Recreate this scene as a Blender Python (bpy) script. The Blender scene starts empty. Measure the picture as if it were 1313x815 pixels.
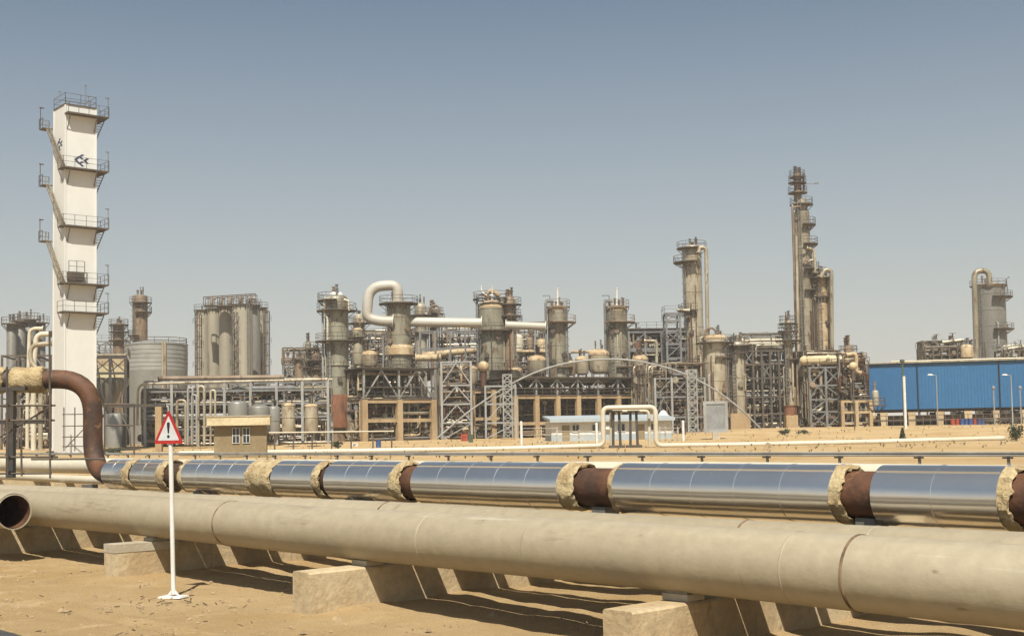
import bpy, math, random
from math import radians, sin, cos, tan, atan, atan2, pi, sqrt
from mathutils import Vector, Matrix, noise as mnoise
random.seed(7)
sc = bpy.context.scene
COL = sc.collection

# ------------------------------------------------------------------ camera
F, CX, CY, SHIFT = 1600.0, 656.5, 407.5, 49.5       # in pixels of the 1313 x 815 photograph
PITCH, ROLL = atan(.0606), radians(1.05)
EYE = Vector((0, 0, 2.5))
_r, _u, _f = Vector((1, 0, 0)), Vector((0, -sin(PITCH), cos(PITCH))), Vector((0, cos(PITCH), sin(PITCH)))
CR, CU = _r * cos(ROLL) - _u * sin(ROLL), _r * sin(ROLL) + _u * cos(ROLL)
cam = bpy.data.cameras.new('camera'); co = bpy.data.objects.new('camera', cam); COL.objects.link(co)
co.matrix_world = Matrix(((CR.x, CU.x, -_f.x, EYE.x), (CR.y, CU.y, -_f.y, EYE.y), (CR.z, CU.z, -_f.z, EYE.z), (0, 0, 0, 1)))
cam.sensor_width = 36; cam.lens = F / 1313 * 36; cam.shift_y = SHIFT / 1313
cam.clip_start = .1; cam.clip_end = 6000
sc.camera = co

# ------------------------------------------------------------------ sky, sun, exposure
SUN_EL, SUN_AZ = radians(54), radians(0)     # azimuth of the sun measured from straight behind the camera
world = bpy.data.worlds.new('World'); sc.world = world; world.use_nodes = True
wn, wl = world.node_tree.nodes, world.node_tree.links
sky = wn.new('ShaderNodeTexSky'); sky.sky_type = 'NISHITA'; sky.sun_disc = False
sky.sun_elevation = SUN_EL; sky.sun_rotation = pi - SUN_AZ
sky.air_density = 1.0; sky.dust_density = 1.2; sky.ozone_density = 1.0; sky.altitude = 0
bg = wn['Background']; bg.inputs[1].default_value = .05
hs_ = wn.new('ShaderNodeHueSaturation'); hs_.inputs['Saturation'].default_value = 1.12     # dust-greyed sky
wl.new(sky.outputs[0], hs_.inputs['Color']); tn_ = wn.new('ShaderNodeMix'); tn_.data_type = 'RGBA'; tn_.blend_type = 'MULTIPLY'; tn_.inputs[0].default_value = 1; tn_.inputs[7].default_value = (.915, 1.01, .95, 1)
wl.new(hs_.outputs[0], tn_.inputs[6]); # the dust hanging over the plain whitens the sky towards the horizon all round
dc_ = wn.new('ShaderNodeTexCoord'); dx_ = wn.new('ShaderNodeSeparateXYZ'); wl.new(dc_.outputs['Generated'], dx_.inputs[0])
def wmath(op, a, b_):
    m_ = wn.new('ShaderNodeMath'); m_.operation = op
    for i_, v_ in ((0, a), (1, b_)):
        if isinstance(v_, (int, float)): m_.inputs[i_].default_value = v_
        elif v_ is not None: wl.new(v_, m_.inputs[i_])
    return m_.outputs[0]
el_ = wmath('MAXIMUM', wmath('SUBTRACT', 1, wmath('MULTIPLY', wmath('MAXIMUM', dx_.outputs[2], 0), 1 / .42)), 0)
fac_ = wmath('MULTIPLY', wmath('POWER', el_, 1.2), .86)
dm_ = wn.new('ShaderNodeMix'); dm_.data_type = 'RGBA'; wl.new(fac_, dm_.inputs[0]); dm_.inputs[7].default_value = (8.3, 8.0, 7.55, 1)
wl.new(tn_.outputs[2], dm_.inputs[6])
# pale dusty glow of the sky round the sun
sv_ = wn.new('ShaderNodeVectorMath'); sv_.operation = 'DOT_PRODUCT'; wl.new(dc_.outputs['Generated'], sv_.inputs[0])
sv_.inputs[1].default_value = (0, -cos(SUN_EL), sin(SUN_EL))
au_ = wmath('POWER', wmath('MAXIMUM', sv_.outputs['Value'], 0), 2.5)
ad_ = wn.new('ShaderNodeMix'); ad_.data_type = 'RGBA'; ad_.blend_type = 'ADD'; wl.new(au_, ad_.inputs[0]); ad_.inputs[7].default_value = (4.2, 4.05, 3.85, 1); ad_.clamp_result = False
wl.new(dm_.outputs[2], ad_.inputs[6]); wl.new(ad_.outputs[2], bg.inputs[0])
sun = bpy.data.lights.new('sun', 'SUN'); sun.energy = 5.0; sun.angle = radians(.53); sun.color = (1, .93, .80)
so = bpy.data.objects.new('sun', sun); COL.objects.link(so)
sd = Vector((sin(SUN_AZ) * cos(SUN_EL), -cos(SUN_AZ) * cos(SUN_EL), sin(SUN_EL)))
so.rotation_euler = sd.to_track_quat('Z', 'Y').to_euler()
sc.view_settings.view_transform = 'Standard'; sc.view_settings.look = 'None'
sc.view_settings.exposure = .63; sc.view_settings.gamma = 1

# dusty air over the plain
def haze():
    me = bpy.data.meshes.new('haze'); X, Y0, Y1, z0, z1 = 5000, -600, 5600, -3, 66
    v = [(x, y, z) for z in (z0, z1) for x, y in ((-X, Y0), (X, Y0), (X, Y1), (-X, Y1))]
    me.from_pydata(v, [], [(3, 2, 1, 0), (4, 5, 6, 7), (0, 1, 5, 4), (1, 2, 6, 5), (2, 3, 7, 6), (3, 0, 4, 7)])
    m = bpy.data.materials.new('haze'); m.use_nodes = True; n = m.node_tree.nodes; n.remove(n['Principled BSDF'])
    p = n.new('ShaderNodeVolumePrincipled'); p.inputs['Color'].default_value = (.95, .90, .83, 1); p.inputs['Density'].default_value = HAZE; p.inputs['Anisotropy'].default_value = .0
    m.node_tree.links.new(p.outputs[0], n['Material Output'].inputs['Volume']); me.materials.append(m)
    o = bpy.data.objects.new('haze', me); COL.objects.link(o); o['kind'] = 'stuff'
HAZE = .00033
haze()

# ------------------------------------------------------------------ layout helpers
def ray(px, py): return CR * ((px - CX) / F) - CU * ((py - CY - SHIFT) / F) + _f
def at(px, py, Y):
    r = ray(px, py); return EYE + r * (Y / r.y)
def proj(P):
    v = Vector(P) - EYE; d = v.dot(_f); return CX + F * v.dot(CR) / d, CY + SHIFT - F * v.dot(CU) / d
D = Vector((-.68, .733, 0)).normalized()           # direction of the pipelines
N = Vector((D.y, -D.x, 0))                         # across them, away from the camera
def TW(t, w, z=0): return D * t + N * w + Vector((0, 0, z))
def t_at(px, w, z):                                # where the line (w, z) shows at image column px
    lo, hi = -8., 400.
    for _ in range(60):
        m = (lo + hi) / 2; q = TW(m, w, z)
        if q.y < .5 or proj(q)[0] > px: lo = m
        else: hi = m
    return lo
def sm(x, a, b):
    x = max(0, min(1, (x - a) / (b - a))); return x * x * (3 - 2 * x)
def T(x, y):
    w = N.x * x + N.y * y
    q = x / y if y > 1 else 0
    z = .62 * sm(w, 20, 44) + .2 * sm(y, 70, 118) + .75 * sm(y, 134, 195) + .85 * sm(q, .1, .2) * sm(y, 128, 190)
    return z
def gp(px, Y):
    P = at(px, 550, Y); return Vector((P.x, P.y, T(P.x, P.y)))

# ------------------------------------------------------------------ materials
def S(r, g, b):
    f = lambda c: (c / 255 / 12.92) if c / 255 <= .04045 else ((c / 255 + .055) / 1.055) ** 2.4
    return (f(r), f(g), f(b))
M = {}
def mat(name, c1, c2=None, c3=None, scale=1.0, stretch=(1, 1, 1), rough=.7, metal=0.0, cover=.5, soft=.12, bump=0.0, bscale=12., fine=.18, c3cover=.3, scuff=None, bdet=6):
    g_ = 1 if metal > .75 else .74
    c1, c2, c3 = (None if c is None else tuple(v * g_ for v in c) for c in (c1, c2, c3))
    if scuff is not None: scuff = [(a, b_, c, tuple(v * g_ for v in d)) for a, b_, c, d in scuff]
    m = bpy.data.materials.new(name); m.use_nodes = True; M[name] = m
    n, l = m.node_tree.nodes, m.node_tree.links
    b = n['Principled BSDF']; b.inputs['Metallic'].default_value = metal
    tc = n.new('ShaderNodeTexCoord'); oi = n.new('ShaderNodeObjectInfo')
    mul = n.new('ShaderNodeMath'); mul.operation = 'MULTIPLY'; mul.inputs[1].default_value = 90
    l.new(oi.outputs['Random'], mul.inputs[0])
    ad = n.new('ShaderNodeVectorMath'); ad.operation = 'ADD'
    l.new(tc.outputs['Object'], ad.inputs[0]); l.new(mul.outputs[0], ad.inputs[1])
    mp = n.new('ShaderNodeMapping'); mp.inputs['Scale'].default_value = stretch; l.new(ad.outputs[0], mp.inputs[0])
    def noise(sc_, det=6, src=mp.outputs[0], rg=.6):
        t = n.new('ShaderNodeTexNoise'); t.inputs['Scale'].default_value = sc_; t.inputs['Detail'].default_value = det
        t.inputs['Roughness'].default_value = rg; l.new(src, t.inputs['Vector']); return t
    def ramp(src, lo, hi):
        r = n.new('ShaderNodeMapRange'); r.inputs[1].default_value = lo; r.inputs[2].default_value = hi
        r.interpolation_type = 'SMOOTHSTEP'; l.new(src, r.inputs[0]); return r.outputs[0]
    def mix(fac, a, c):
        x = n.new('ShaderNodeMix'); x.data_type = 'RGBA'
        if isinstance(fac, float): x.inputs[0].default_value = fac
        else: l.new(fac, x.inputs[0])
        for s, i in ((a, 6), (c, 7)):
            if isinstance(s, tuple): x.inputs[i].default_value = (*s, 1)
            else: l.new(s, x.inputs[i])
        return x.outputs[2]
    colr = c1
    if c2 is not None:
        t = noise(scale); colr = mix(ramp(t.outputs[0], 1 - cover - soft, 1 - cover + soft), c1, c2)
    if c3 is not None:
        t = noise(scale * 2.7, 8, rg=.7); colr = mix(ramp(t.outputs[0], 1 - c3cover - .06, 1 - c3cover + .06), colr, c3)
    if scuff is not None:      # scuffs and runs: (stretch, scale, cover, colour)
        for st_, sc_, cv_, cc_ in scuff:
            m2 = n.new('ShaderNodeMapping'); m2.inputs['Scale'].default_value = st_; m2.inputs['Rotation'].default_value = (0, 0, .0); l.new(ad.outputs[0], m2.inputs[0])
            t = noise(sc_, 5, m2.outputs[0], .65); colr = mix(ramp(t.outputs[0], 1 - cv_ - .05, 1 - cv_ + .05), colr, cc_)
    # fine value variation
    t = noise(scale * 9, 5, ad.outputs[0], .7)
    mr = n.new('ShaderNodeMapRange'); mr.inputs[1].default_value = .3; mr.inputs[2].default_value = .7
    mr.inputs[3].default_value = 1 - fine; mr.inputs[4].default_value = 1 + fine; l.new(t.outputs[0], mr.inputs[0])
    hs = n.new('ShaderNodeHueSaturation')
    if isinstance(colr, tuple): hs.inputs['Color'].default_value = (*colr, 1)
    else: l.new(colr, hs.inputs['Color'])
    l.new(mr.outputs[0], hs.inputs['Value']); l.new(hs.outputs[0], b.inputs['Base Color'])
    rr = n.new('ShaderNodeMapRange'); rv = .08 if metal < .75 else .02
    rr.inputs[3].default_value = max(.05, rough - rv); rr.inputs[4].default_value = min(1, rough + rv)
    l.new(t.outputs[0], rr.inputs[0]); l.new(rr.outputs[0], b.inputs['Roughness'])
    if bump:
        t2 = noise(bscale, bdet, ad.outputs[0]); bn = n.new('ShaderNodeBump'); bn.inputs['Strength'].default_value = bump
        bn.inputs['Distance'].default_value = .05; l.new(t2.outputs[0], bn.inputs['Height']); l.new(bn.outputs[0], b.inputs['Normal'])
    return m

mat('cream_pipe', (.455, .395, .285), (.355, .30, .205), (.23, .175, .115), .6, (.10, 1, 1), .52, fine=.09, c3cover=.37, soft=.2, bump=.16, bscale=5, scuff=[((5, .5, .5), .9, .34, (.29, .235, .155)), ((.2, 6, 6), 1.8, .31, (.50, .455, .36)), ((1.2, 2, 5), 1.6, .29, (.235, .185, .125)), ((.15, 9, 9), 1.2, .26, (.20, .13, .075))])
mat('white_pipe', (.66, .61, .49), (.58, .52, .39), (.42, .34, .22), .4, (.3, 1, 1), .5, fine=.08, c3cover=.25)
mat('duct_white', (.52, .50, .45), (.44, .41, .35), (.34, .28, .2), .25, (.5, 1, 1), .5, fine=.05, c3cover=.28)
mat('weld', (.10, .06, .035), (.26, .18, .10), None, 5, rough=.8)
mat('aluminium', (.80, .78, .745), (.73, .71, .67), None, .8, (.3, 1, 1), .19, .93, fine=.02, scuff=[((5, .5, .5), .5, .26, (.64, .60, .54)), ((.6, 3, 3), .9, .26, (.68, .64, .57))])
mat('foam', (.55, .44, .25), (.40, .29, .15), (.15, .095, .045), 3.0, rough=.95, bump=1.0, bscale=16, c3cover=.37)  # darkest brown blotches paint shadow into the torn foam
mat('rust', (.135, .056, .024), (.05, .026, .016), (.25, .125, .055), 1.3, rough=.72, bump=.35, bscale=9, c3cover=.36, soft=.16, fine=.2)
mat('rust_orange', (.27, .105, .045), (.19, .08, .04), (.10, .05, .03), .6, (1, 1, .3), .8, c3cover=.42)
mat('steel_grey', (.21, .215, .22), (.15, .15, .145), (.14, .085, .05), .7, (1, 1, .4), .55, fine=.12, c3cover=.38)
mat('steel_pale', (.36, .365, .355), (.28, .275, .255), (.22, .145, .085), .6, (1, 1, .4), .55, fine=.12, c3cover=.34)
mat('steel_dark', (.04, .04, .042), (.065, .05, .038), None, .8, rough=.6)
mat('steel_brown', (.115, .085, .06), (.07, .055, .043), None, .8, rough=.7)
mat('clad_khaki', (0.372, 0.330, 0.240), (0.258, 0.228, 0.162), (.15, .09, .05), 0.5, (1, 1, .38), .42, .25, c3cover=.42, fine=.12, scuff=[((2.5, 2.5, .12), .5, .33, (.15, .095, .05))])
mat('clad_green', (0.318, 0.306, 0.234), (0.240, 0.222, 0.162), (.145, .09, .05), 0.5, (1, 1, .33), .45, .2, c3cover=.42, fine=.12, scuff=[((2.5, 2.5, .12), .5, .33, (.15, .095, .05))])
mat('clad_pale', (0.516, 0.468, 0.354), (0.372, 0.318, 0.222), (.2, .125, .07), 0.5, (1, 1, .38), .42, .2, c3cover=.42, fine=.12, scuff=[((2.5, 2.5, .12), .5, .33, (.15, .095, .05))])
mat('clad_brown', (0.282, 0.210, 0.138), (0.186, 0.126, 0.078), (.105, .055, .03), .35, (1, 1, .3), .6, c3cover=.42, scuff=[((2.5, 2.5, .12), .5, .33, (.15, .095, .05))])
mat('dome_tan', (0.564, 0.450, 0.276), (0.408, 0.288, 0.162), (.2, .115, .06), .5, rough=.7, c3cover=.42, scuff=[((2.5, 2.5, .12), .5, .33, (.15, .095, .05))])
mat('tank_grey', (.31, .305, .275), (.25, .245, .22), None, .2, (1, 1, .3), .4, .3, fine=.07)
mat('tank_band', (.42, .42, .39), (.35, .35, .32), None, .2, (1, 1, 2), .4, .3, fine=.06)
mat('silo', (.42, .385, .30), (.34, .31, .24), (.25, .2, .14), .3, (1, 1, .12), .5, .1, c3cover=.3, fine=.08)
mat('silo_dark', (.25, .245, .22), (.2, .19, .165), None, .3, (1, 1, .12), .5, .2)
mat('concrete_ochre', (.45, .335, .19), (.36, .25, .135), (.22, .15, .085), .4, (1, 1, .35), .9, c3cover=.37, fine=.14)
mat('concrete_pier', (.56, .45, .285), (.45, .335, .19), (.31, .225, .13), .9, (1, 1, .5), .92, bump=.4, bscale=9, fine=.16, c3cover=.35, scuff=[((5, 5, .3), .9, .33, (.36, .265, .15)), ((.4, .4, 5), 1.1, .28, (.58, .5, .37))])
mat('concrete_light', (.5, .45, .35), (.42, .36, .26), None, 1.2, rough=.9, bump=.2, fine=.14)
mat('white_paint', (.77, .785, .77), (.72, .72, .68), (.6, .56, .49), .12, (1, 1, .1), .55, fine=.03, c3cover=.17, scuff=[((6, 6, .15), .5, .25, (.64, .6, .52))])
mat('white_clean', (.8, .79, .76), (.7, .68, .62), None, 2, rough=.45, fine=.04)
mat('sign_white', (.62, .64, .66), (.56, .57, .58), None, 4, rough=.4, fine=.05)
mat('red_paint', (.50, .025, .02), (.40, .02, .018), None, 4, rough=.4)
mat('black_paint', (.012, .012, .014), rough=.5)
mat('navy_paint', (.015, .045, .13), rough=.5)
mat('blue_clad', (.011, .115, .29), (.018, .135, .31), (.012, .085, .2), .12, (1, 1, .25), .5, fine=.09, c3cover=.3, scuff=[((4, 4, .2), .5, .25, (.05, .13, .25))])
mat('blue_pale', (.37, .44, .48), (.42, .47, .49), None, .5, rough=.75)
mat('grey_panel', (.27, .28, .285), (.22, .225, .225), (.3, .3, .29), .8, rough=.5)
mat('roof_cream', (.66, .56, .36), (.56, .46, .28), None, .5, rough=.8)
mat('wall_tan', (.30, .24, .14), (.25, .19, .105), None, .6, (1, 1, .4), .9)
mat('glass', (.03, .04, .05), rough=.08)
mat('painted_shade', (.075, .06, .045), (.05, .04, .03), None, .4, rough=.95)  # near-black colour standing in for deep shade inside the concrete frames
mat('drum_red', (.42, .07, .03), (.3, .05, .025), None, 2, rough=.5)
mat('drum_blue', (.04, .1, .3), (.05, .08, .2), None, 2, rough=.5)
mat('green_paint', (.05, .1, .06), (.07, .09, .05), None, 2, rough=.6)
mat('leaf', (.032, .05, .02), (.05, .065, .025), (.02, .03, .012), 1.2, rough=.75)
mat('bark', (.1, .07, .045), rough=.9)
mat('stone', (.42, .31, .18), (.3, .21, .12), None, 4, rough=.95, bump=.4)

# ground: sand with trodden, dusty and stony patches
def ground_mat():
    m = bpy.data.materials.new('sand'); m.use_nodes = True; M['sand'] = m
    n, l = m.node_tree.nodes, m.node_tree.links; b = n['Principled BSDF']; b.inputs['Roughness'].default_value = .97
    tc = n.new('ShaderNodeTexCoord')
    def noise(s, d, r=.6, dist=0):
        t = n.new('ShaderNodeTexNoise'); t.inputs['Scale'].default_value = s; t.inputs['Detail'].default_value = d
        t.inputs['Roughness'].default_value = r; t.inputs['Distortion'].default_value = dist; l.new(tc.outputs['Object'], t.inputs['Vector']); return t.outputs[0]
    def rng(s, a, c, lo=0., hi=1.):
        r = n.new('ShaderNodeMapRange'); r.interpolation_type = 'SMOOTHSTEP'
        for i, v in ((1, a), (2, c), (3, lo), (4, hi)): r.inputs[i].default_value = v
        l.new(s, r.inputs[0]); return r.outputs[0]
    def mix(f, a, c):
        x = n.new('ShaderNodeMix'); x.data_type = 'RGBA'; l.new(f, x.inputs[0])
        for s, i in ((a, 6), (c, 7)):
            if isinstance(s, tuple): x.inputs[i].default_value = (*s, 1)
            else: l.new(s, x.inputs[i])
        return x.outputs[2]
    c = mix(rng(noise(.16, 6), .38, .64), (0.425, 0.302, 0.152), (0.355, 0.233, 0.096))
    c = mix(rng(noise(.9, 7, .7, .6), .5, .68), c, (0.466, 0.337, 0.174))
    c = mix(rng(noise(2.6, 8, .75), .58, .72), c, (0.281, 0.185, 0.092))
    c = mix(rng(noise(14, 6, .8), .58, .74), c, (0.163, 0.107, 0.056))
    hs = n.new('ShaderNodeHueSaturation'); l.new(c, hs.inputs['Color']); l.new(rng(noise(40, 5, .8), .25, .75, .82, 1.16), hs.inputs['Value'])
    l.new(hs.outputs[0], b.inputs['Base Color'])
    bn = n.new('ShaderNodeBump'); bn.inputs['Strength'].default_value = .9; bn.inputs['Distance'].default_value = .06
    ad = n.new('ShaderNodeMath'); ad.operation = 'ADD'; l.new(noise(5, 8, .75), ad.inputs[0]); l.new(noise(30, 6, .7), ad.inputs[1])
    l.new(ad.outputs[0], bn.inputs['Height']); l.new(bn.outputs[0], b.inputs['Normal'])
ground_mat()
mat('asphalt', (.05, .05, .05), (.08, .075, .065), (.16, .12, .08), 2.0, rough=.95, bump=.4, bscale=60)

# ------------------------------------------------------------------ mesh builder
class MB:
    def __init__(s): s.v, s.f, s.sm = [], [], []
    def add(s, vs, fs, smooth=False):
        o = len(s.v); s.v += [tuple(v) for v in vs]; s.f += [tuple(i + o for i in f) for f in fs]; s.sm += [smooth] * len(fs); return s
    def box(s, x, y, z, sx, sy, sz, rz=0):            # centred in x, y; z is the bottom
        c, q = cos(rz), sin(rz); vs = []
        for dz in (0, sz):
            for ax, ay in ((-1, -1), (1, -1), (1, 1), (-1, 1)):
                a, b = ax * sx / 2, ay * sy / 2; vs.append((x + a * c - b * q, y + a * q + b * c, z + dz))
        return s.add(vs, [(3, 2, 1, 0), (4, 5, 6, 7), (0, 1, 5, 4), (1, 2, 6, 5), (2, 3, 7, 6), (3, 0, 4, 7)])
    def bar(s, p, q, w, h=None):
        p, q = Vector(p), Vector(q); h = h or w; d = (q - p).normalized()
        a = Vector((0, 0, 1)) if abs(d.z) < .95 else Vector((0, 1, 0))
        x = d.cross(a).normalized(); y = x.cross(d)
        vs = [e + x * (i * w / 2) + y * (j * h / 2) for e in (p, q) for i, j in ((-1, -1), (1, -1), (1, 1), (-1, 1))]
        return s.add(vs, [(0, 1, 2, 3), (7, 6, 5, 4), (1, 0, 4, 5), (2, 1, 5, 6), (3, 2, 6, 7), (0, 3, 7, 4)])
    def tube(s, pts, r, n=8, cap=True):
        pts = [Vector(p) for p in pts]; m = len(pts); rs = r if isinstance(r, (list, tuple)) else [r] * m
        d0 = (pts[1] - pts[0]).normalized(); a = Vector((0, 0, 1)) if abs(d0.z) < .9 else Vector((1, 0, 0))
        x = d0.cross(a).normalized(); vs = []
        for i, p in enumerate(pts):
            d = (pts[min(i + 1, m - 1)] - pts[max(i - 1, 0)]).normalized()
            x = (x - d * x.dot(d)).normalized(); y = d.cross(x)
            vs += [p + (x * cos(2 * pi * k / n) + y * sin(2 * pi * k / n)) * rs[i] for k in range(n)]
        fs = [(i * n + k, i * n + (k + 1) % n, (i + 1) * n + (k + 1) % n, (i + 1) * n + k) for i in range(m - 1) for k in range(n)]
        s.add(vs, fs, True)
        if cap:
            o = len(s.v) - len(vs)
            s.f += [tuple(o + k for k in range(n - 1, -1, -1)), tuple(o + (m - 1) * n + k for k in range(n))]; s.sm += [False, False]
        return s
    def lathe(s, prof, n=24, c=(0, 0, 0), axis='z', cap=True):
        vs = []
        for r, z in prof:
            for k in range(n):
                a = 2 * pi * k / n
                if axis == 'z': vs.append((c[0] + r * cos(a), c[1] + r * sin(a), c[2] + z))
                else: vs.append((c[0] + z, c[1] + r * cos(a), c[2] + r * sin(a)))
        m = len(prof)
        fs = [(i * n + k, i * n + (k + 1) % n, (i + 1) * n + (k + 1) % n, (i + 1) * n + k) for i in range(m - 1) for k in range(n)]
        s.add(vs, fs, True); o = len(s.v) - len(vs)
        if cap and prof[0][0] > 1e-4: s.f.append(tuple(o + k for k in range(n - 1, -1, -1))); s.sm.append(False)
        if cap and prof[-1][0] > 1e-4: s.f.append(tuple(o + (m - 1) * n + k for k in range(n))); s.sm.append(False)
        return s
    def build(s, name, material, parent=None, label=None, kind=None):
        me = bpy.data.meshes.new(name); me.from_pydata(s.v, [], s.f)
        me.polygons.foreach_set('use_smooth', s.sm); me.update(); me.set_sharp_from_angle(angle=radians(38))
        me.materials.append(M[material] if isinstance(material, str) else material)
        o = bpy.data.objects.new(name, me); COL.objects.link(o); o.parent = parent
        if label: o['label'] = label
        if kind: o['kind'] = kind
        return o
def bend(pts, rad, k=6):
    pts = [Vector(p) for p in pts]; out = [pts[0]]
    for i in range(1, len(pts) - 1):
        a, b, c = pts[i - 1], pts[i], pts[i + 1]
        r = min(rad, (a - b).length * .49, (c - b).length * .49)
        p, q = b + (a - b).normalized() * r, b + (c - b).normalized() * r
        for j in range(k + 1):
            t = j / k; out.append(p * (1 - t) ** 2 + b * 2 * t * (1 - t) + q * t * t)
    out.append(pts[-1]); return out
def thing(name, label, cat, loc=(0, 0, 0), rz=0, group=None):
    o = bpy.data.objects.new(name, None); COL.objects.link(o); o.empty_display_size = .3
    o.location = loc; o.rotation_euler = (0, 0, rz); o['label'] = label; o['category'] = cat
    if group: o['group'] = group
    return o
def tag(o, label, cat, group=None):
    o['label'] = label; o['category'] = cat
    if group: o['group'] = group
    return o
def dup(root, loc, rz=None, label=None):
    r = root.copy(); COL.objects.link(r); r.location = loc
    if rz is not None: r.rotation_euler = (0, 0, rz)
    if label: r['label'] = label
    for ch in list(root.children):
        c = ch.copy(); COL.objects.link(c); c.parent = r
        for g in ch.children:
            e = g.copy(); COL.objects.link(e); e.parent = c
    return r

# ------------------------------------------------------------------ ground
PIERS = [2.9, 9.06, 15.0, 21.6, 28.1, 34.6]
def ground():
    xs, ys = [], []
    def axis(a, b, step0, grow, far):
        out = [a]; st = step0
        while out[-1] < b: out.append(out[-1] + step0)
        while out[-1] < far: st *= grow; out.append(out[-1] + st)
        return out
    ys = axis(2, 26, .11, 1.05, 2300)
    pos = axis(0, 8, .11, 1.06, 2100); neg = [-v for v in axis(0, 13, .11, 1.06, 2100)][1:][::-1]
    xs = neg + pos
    ys = [-400, -100, -30, -10, -4, -1] + ys
    vs = []
    for y in ys:
        for x in xs:
            w = N.x * x + N.y * y; z = T(x, y)
            near = 1 - sm(y, 40, 90)
            z += (.05 * mnoise.noise((x * .35, y * .35, 1)) + .022 * mnoise.noise((x * 1.3, y * 1.3, 5)) + .014 * mnoise.noise((x * 3.7, y * 3.7, 9))) * (near if y > -5 else 0)
            tt = D.x * x + D.y * y
            if near > 0 and 3 < w < 20:
                for pt_ in PIERS:
                    dd = abs(tt - pt_)
                    if dd < 1.3 and w > 9.3: z += .085 * (1 - dd / 1.3) ** 2 * (.6 + .8 * mnoise.noise((w * .9, pt_, 2))) * sm(w, 9.3, 9.9)
                for wr in (6.3, 7.9):
                    dd = abs(w - wr - .25 * sin(tt * .21)); z += (-.045 * max(0, 1 - (dd / .17) ** 2) + .026 * max(0, 1 - ((dd - .26) / .12) ** 2)) * (.4 + .8 * abs(mnoise.noise((tt * .4, wr, 4))))
            if w > 11.2 and w < 40:      # humps of blown sand between and behind the pipes
                z += .15 * max(0, mnoise.noise((x * .7, y * .7, 21))) * sm(w, 11.2, 12.5) * near
            z += (.35 * mnoise.noise((x * .03, y * .05, 3)) + .16 * mnoise.noise((x * .11, y * .2, 8))) * sm(y, 60, 110) * (1 - sm(y, 140, 185)) * .6
            vs.append((x, y, z))
    nx = len(xs); b = MB()
    b.add(vs, [(j * nx + i, j * nx + i + 1, (j + 1) * nx + i + 1, (j + 1) * nx + i) for j in range(len(ys) - 1) for i in range(nx - 1)], True)
    b.build('ground', 'sand', kind='structure')
ground()
def stones():
    b = MB()
    for i in range(3600):
        if i < 2200:
            t, w = random.uniform(4, 34), random.uniform(4.5, 19) ; s = random.uniform(.01, .04) * (2.2 if random.random() < .06 else 1)
        else:
            t, w = random.uniform(0, 30), random.uniform(3.5, 10); s = random.uniform(.008, .028)
        q = TW(t, w)
        if q.y < 5: continue
        z = T(q.x, q.y); vs = []
        for dx, dy, dz in ((1, 0, 0), (0, 1, 0), (-1, 0, 0), (0, -1, 0), (0, 0, .8), (.5, .5, .5), (-.5, .4, .5)):
            vs.append((q.x + s * dx * random.uniform(.6, 1.3), q.y + s * dy * random.uniform(.6, 1.3), z + s * dz * random.uniform(.6, 1.2) + .0))
        b.add(vs, [(0, 1, 5), (1, 2, 6), (1, 6, 5), (5, 6, 4), (2, 3, 6), (6, 3, 4), (3, 0, 4), (0, 5, 4)])
    b.build('gravel', 'stone', kind='stuff')
stones()
def litter():
    b = MB(); rl = random.Random(3)
    for i in range(170):
        t, w = rl.uniform(4, 30), rl.uniform(4.5, 10.2)
        if i < 26: q = Vector((-5.1 + rl.gauss(0, .5), 19.4 + rl.gauss(0, .35), 0))
        else: q = TW(t, w)
        if q.y < 6: continue
        a = rl.uniform(0, pi); L = rl.uniform(.015, .07); z = .012 + .05 * mnoise.noise((q.x * .35, q.y * .35, 1)) + .022 * mnoise.noise((q.x * 1.3, q.y * 1.3, 5)); e = Vector((cos(a) * L, sin(a) * L, 0)); q = Vector((q.x, q.y, z))
        b.bar(q - e, q + e + Vector((0, 0, rl.uniform(-.01, .03))), rl.uniform(.006, .014))
    b.build('litter', 'bark', kind='stuff')
litter()
# corner of the tarmac road the photograph was taken from
q = [(-8.6, 18.4), (-6.15, 15.75), (-3.2, 10.0), (-1.0, 1.0), (-30, 1.0), (-30, 30)]
b = MB(); b.add([(x, y, .075 + .0) for x, y in q] + [(x, y, -.3) for x, y in q], [tuple(range(5, -1, -1)), *[(i, (i + 1) % 6, 6 + (i + 1) % 6, 6 + i) for i in range(6)]])
b.build('road', 'asphalt', kind='structure')

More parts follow.
